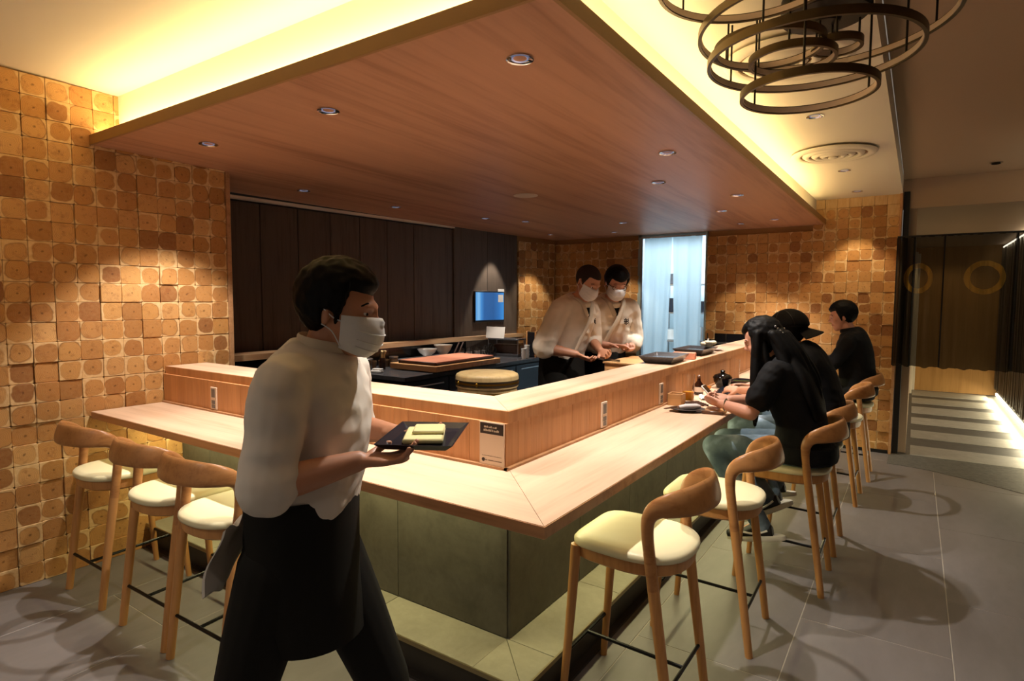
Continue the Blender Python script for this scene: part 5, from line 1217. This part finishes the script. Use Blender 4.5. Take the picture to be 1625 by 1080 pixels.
for j in range(n+1):
    for i in range(n+1): vs.append(((i/n-.5)*.12, (j/n-.5)*.12, .004+.03*abs(noise.noise(Vector((i*.45, j*.45, 3))))))
vs2 = [(x, y, max(0, z-.003)) for x, y, z in vs]; N = len(vs); fs = []
for j in range(n):
    for i in range(n): q = j*(n+1)+i; fs += [(q, q+1, q+n+2, q+n+1), (N+q, N+q+n+1, N+q+n+2, N+q+1)]
b.add(vs+vs2, fs); obj('napkin', b, 'whitec', t)
t = thing('lidded_pot', 'glossy black pot with domed lid and knob on the bar top', 'pot', (-1.165, 4.52, Z)); b = B(); b.lathe([(.035, 0), (.04, .004), (.062, .05), (.066, .075), (.0005, .076)], 28); obj('pot_body', b, 'pot', t); b = B(); b.lathe([(.069, .074), (.069, .082), (.055, .098), (.025, .108), (.016, .112), (.014, .118), (.020, .126), (.012, .132), (.0005, .133)], 28, cap=False); obj('pot_lid', b, 'pot', t)
dish('long_plate', 'long blue black glazed plate in front of the man in the cap', (-1.03, 4.30, Z), .1, .20, .42, .022, 'navy')
dish('long_plate', 'second blue black glazed plate behind the first, under the black pot side', (-1.10, 4.87, Z), -.1, .18, .26, .022, 'navy')
t = thing('phone', 'phone in a white case held in the hands of the long haired woman', 'phone', (-.985, 3.572, .985), 0); t.rotation_euler = (.0, -.75, 0); b = B(); b.box((0, 0, 0), (.009, .072, .145), .003); obj('phone_case', b, 'whitec', t); b = B(); b.box((.005, 0, 0), (.001, .066, .136)); obj('phone_screen', b, 'darktile', t)
lathe_thing('sauce_dish', 'tiny amber sauce dish by the riser near the black pot', 'dish', (-1.225, 4.33, Z), bowl_prof(.035, .028), plain('amber glaze', '#c07a2c', .2), 'dish')
t = thing('green_chopsticks', 'pair of green chopsticks on the plate behind the black pot', 'chopsticks', (-1.05, 4.80, Z+.024), .3)
for k in range(2): b = B(); b.tube([(-.10, .012*k, .003), (.10, .008*k, .003)], [.0035, .0025], 8); obj('chopstick', b, plain('green lacquer', '#5d6b2c', .3) if k == 0 else bpy.data.materials['green lacquer'], t)
lathe_thing('white_cup', 'small white cup in front of the far diner at the bar end', 'cup', (-.86, 5.84, Z), cup_prof(.038, .07), 'whitec', 'cup')
lathe_thing('white_bowl', 'white bowl in front of the far diner', 'bowl', (-1.0, 6.22, Z), bowl_prof(.07, .05), 'whitec', 'bowl')
# shelving with pans in the bright kitchen behind the doorway
t = thing('kitchen_shelf', 'steel shelving seen through the slit of the pale curtain', 'shelf', (-2.45, 8.5, 0))
for x in (-.6, .6):
    for y in (-.2, .2): b = B(); b.tube([(x, y, 0), (x, y, 2.0)], .014, 8); obj('post', b, 'steel', t)
for z in (.5, .95, 1.35, 1.75): b = B(); b.bx(-.62, .62, -.22, .22, z, z+.02); obj('shelf_board', b, 'steel', t)
rnd = random.Random(2); k = 0
for z in (.521, .971, 1.371, 1.771):
    for i in (0, 2, 4):
        m_ = rnd.choice(('whitec', 'slate', 'navy', 'steel')); r = .07+.03*rnd.random()
        lathe_thing('storage_pot', ('left', 0, 'middle', 0, 'right')[i]+' storage pot on the '+{.521: 'lowest', .971: 'second', 1.371: 'third', 1.771: 'top'}[z]+' steel shelf behind the pale curtain', 'pot', (-2.45-.48+.24*i, 8.45, z), [(r*.9, 0), (r, .01), (r, .13+.08*rnd.random()), (.0005, .16)], m_, 'pot', 'pots on the kitchen shelf', 14)
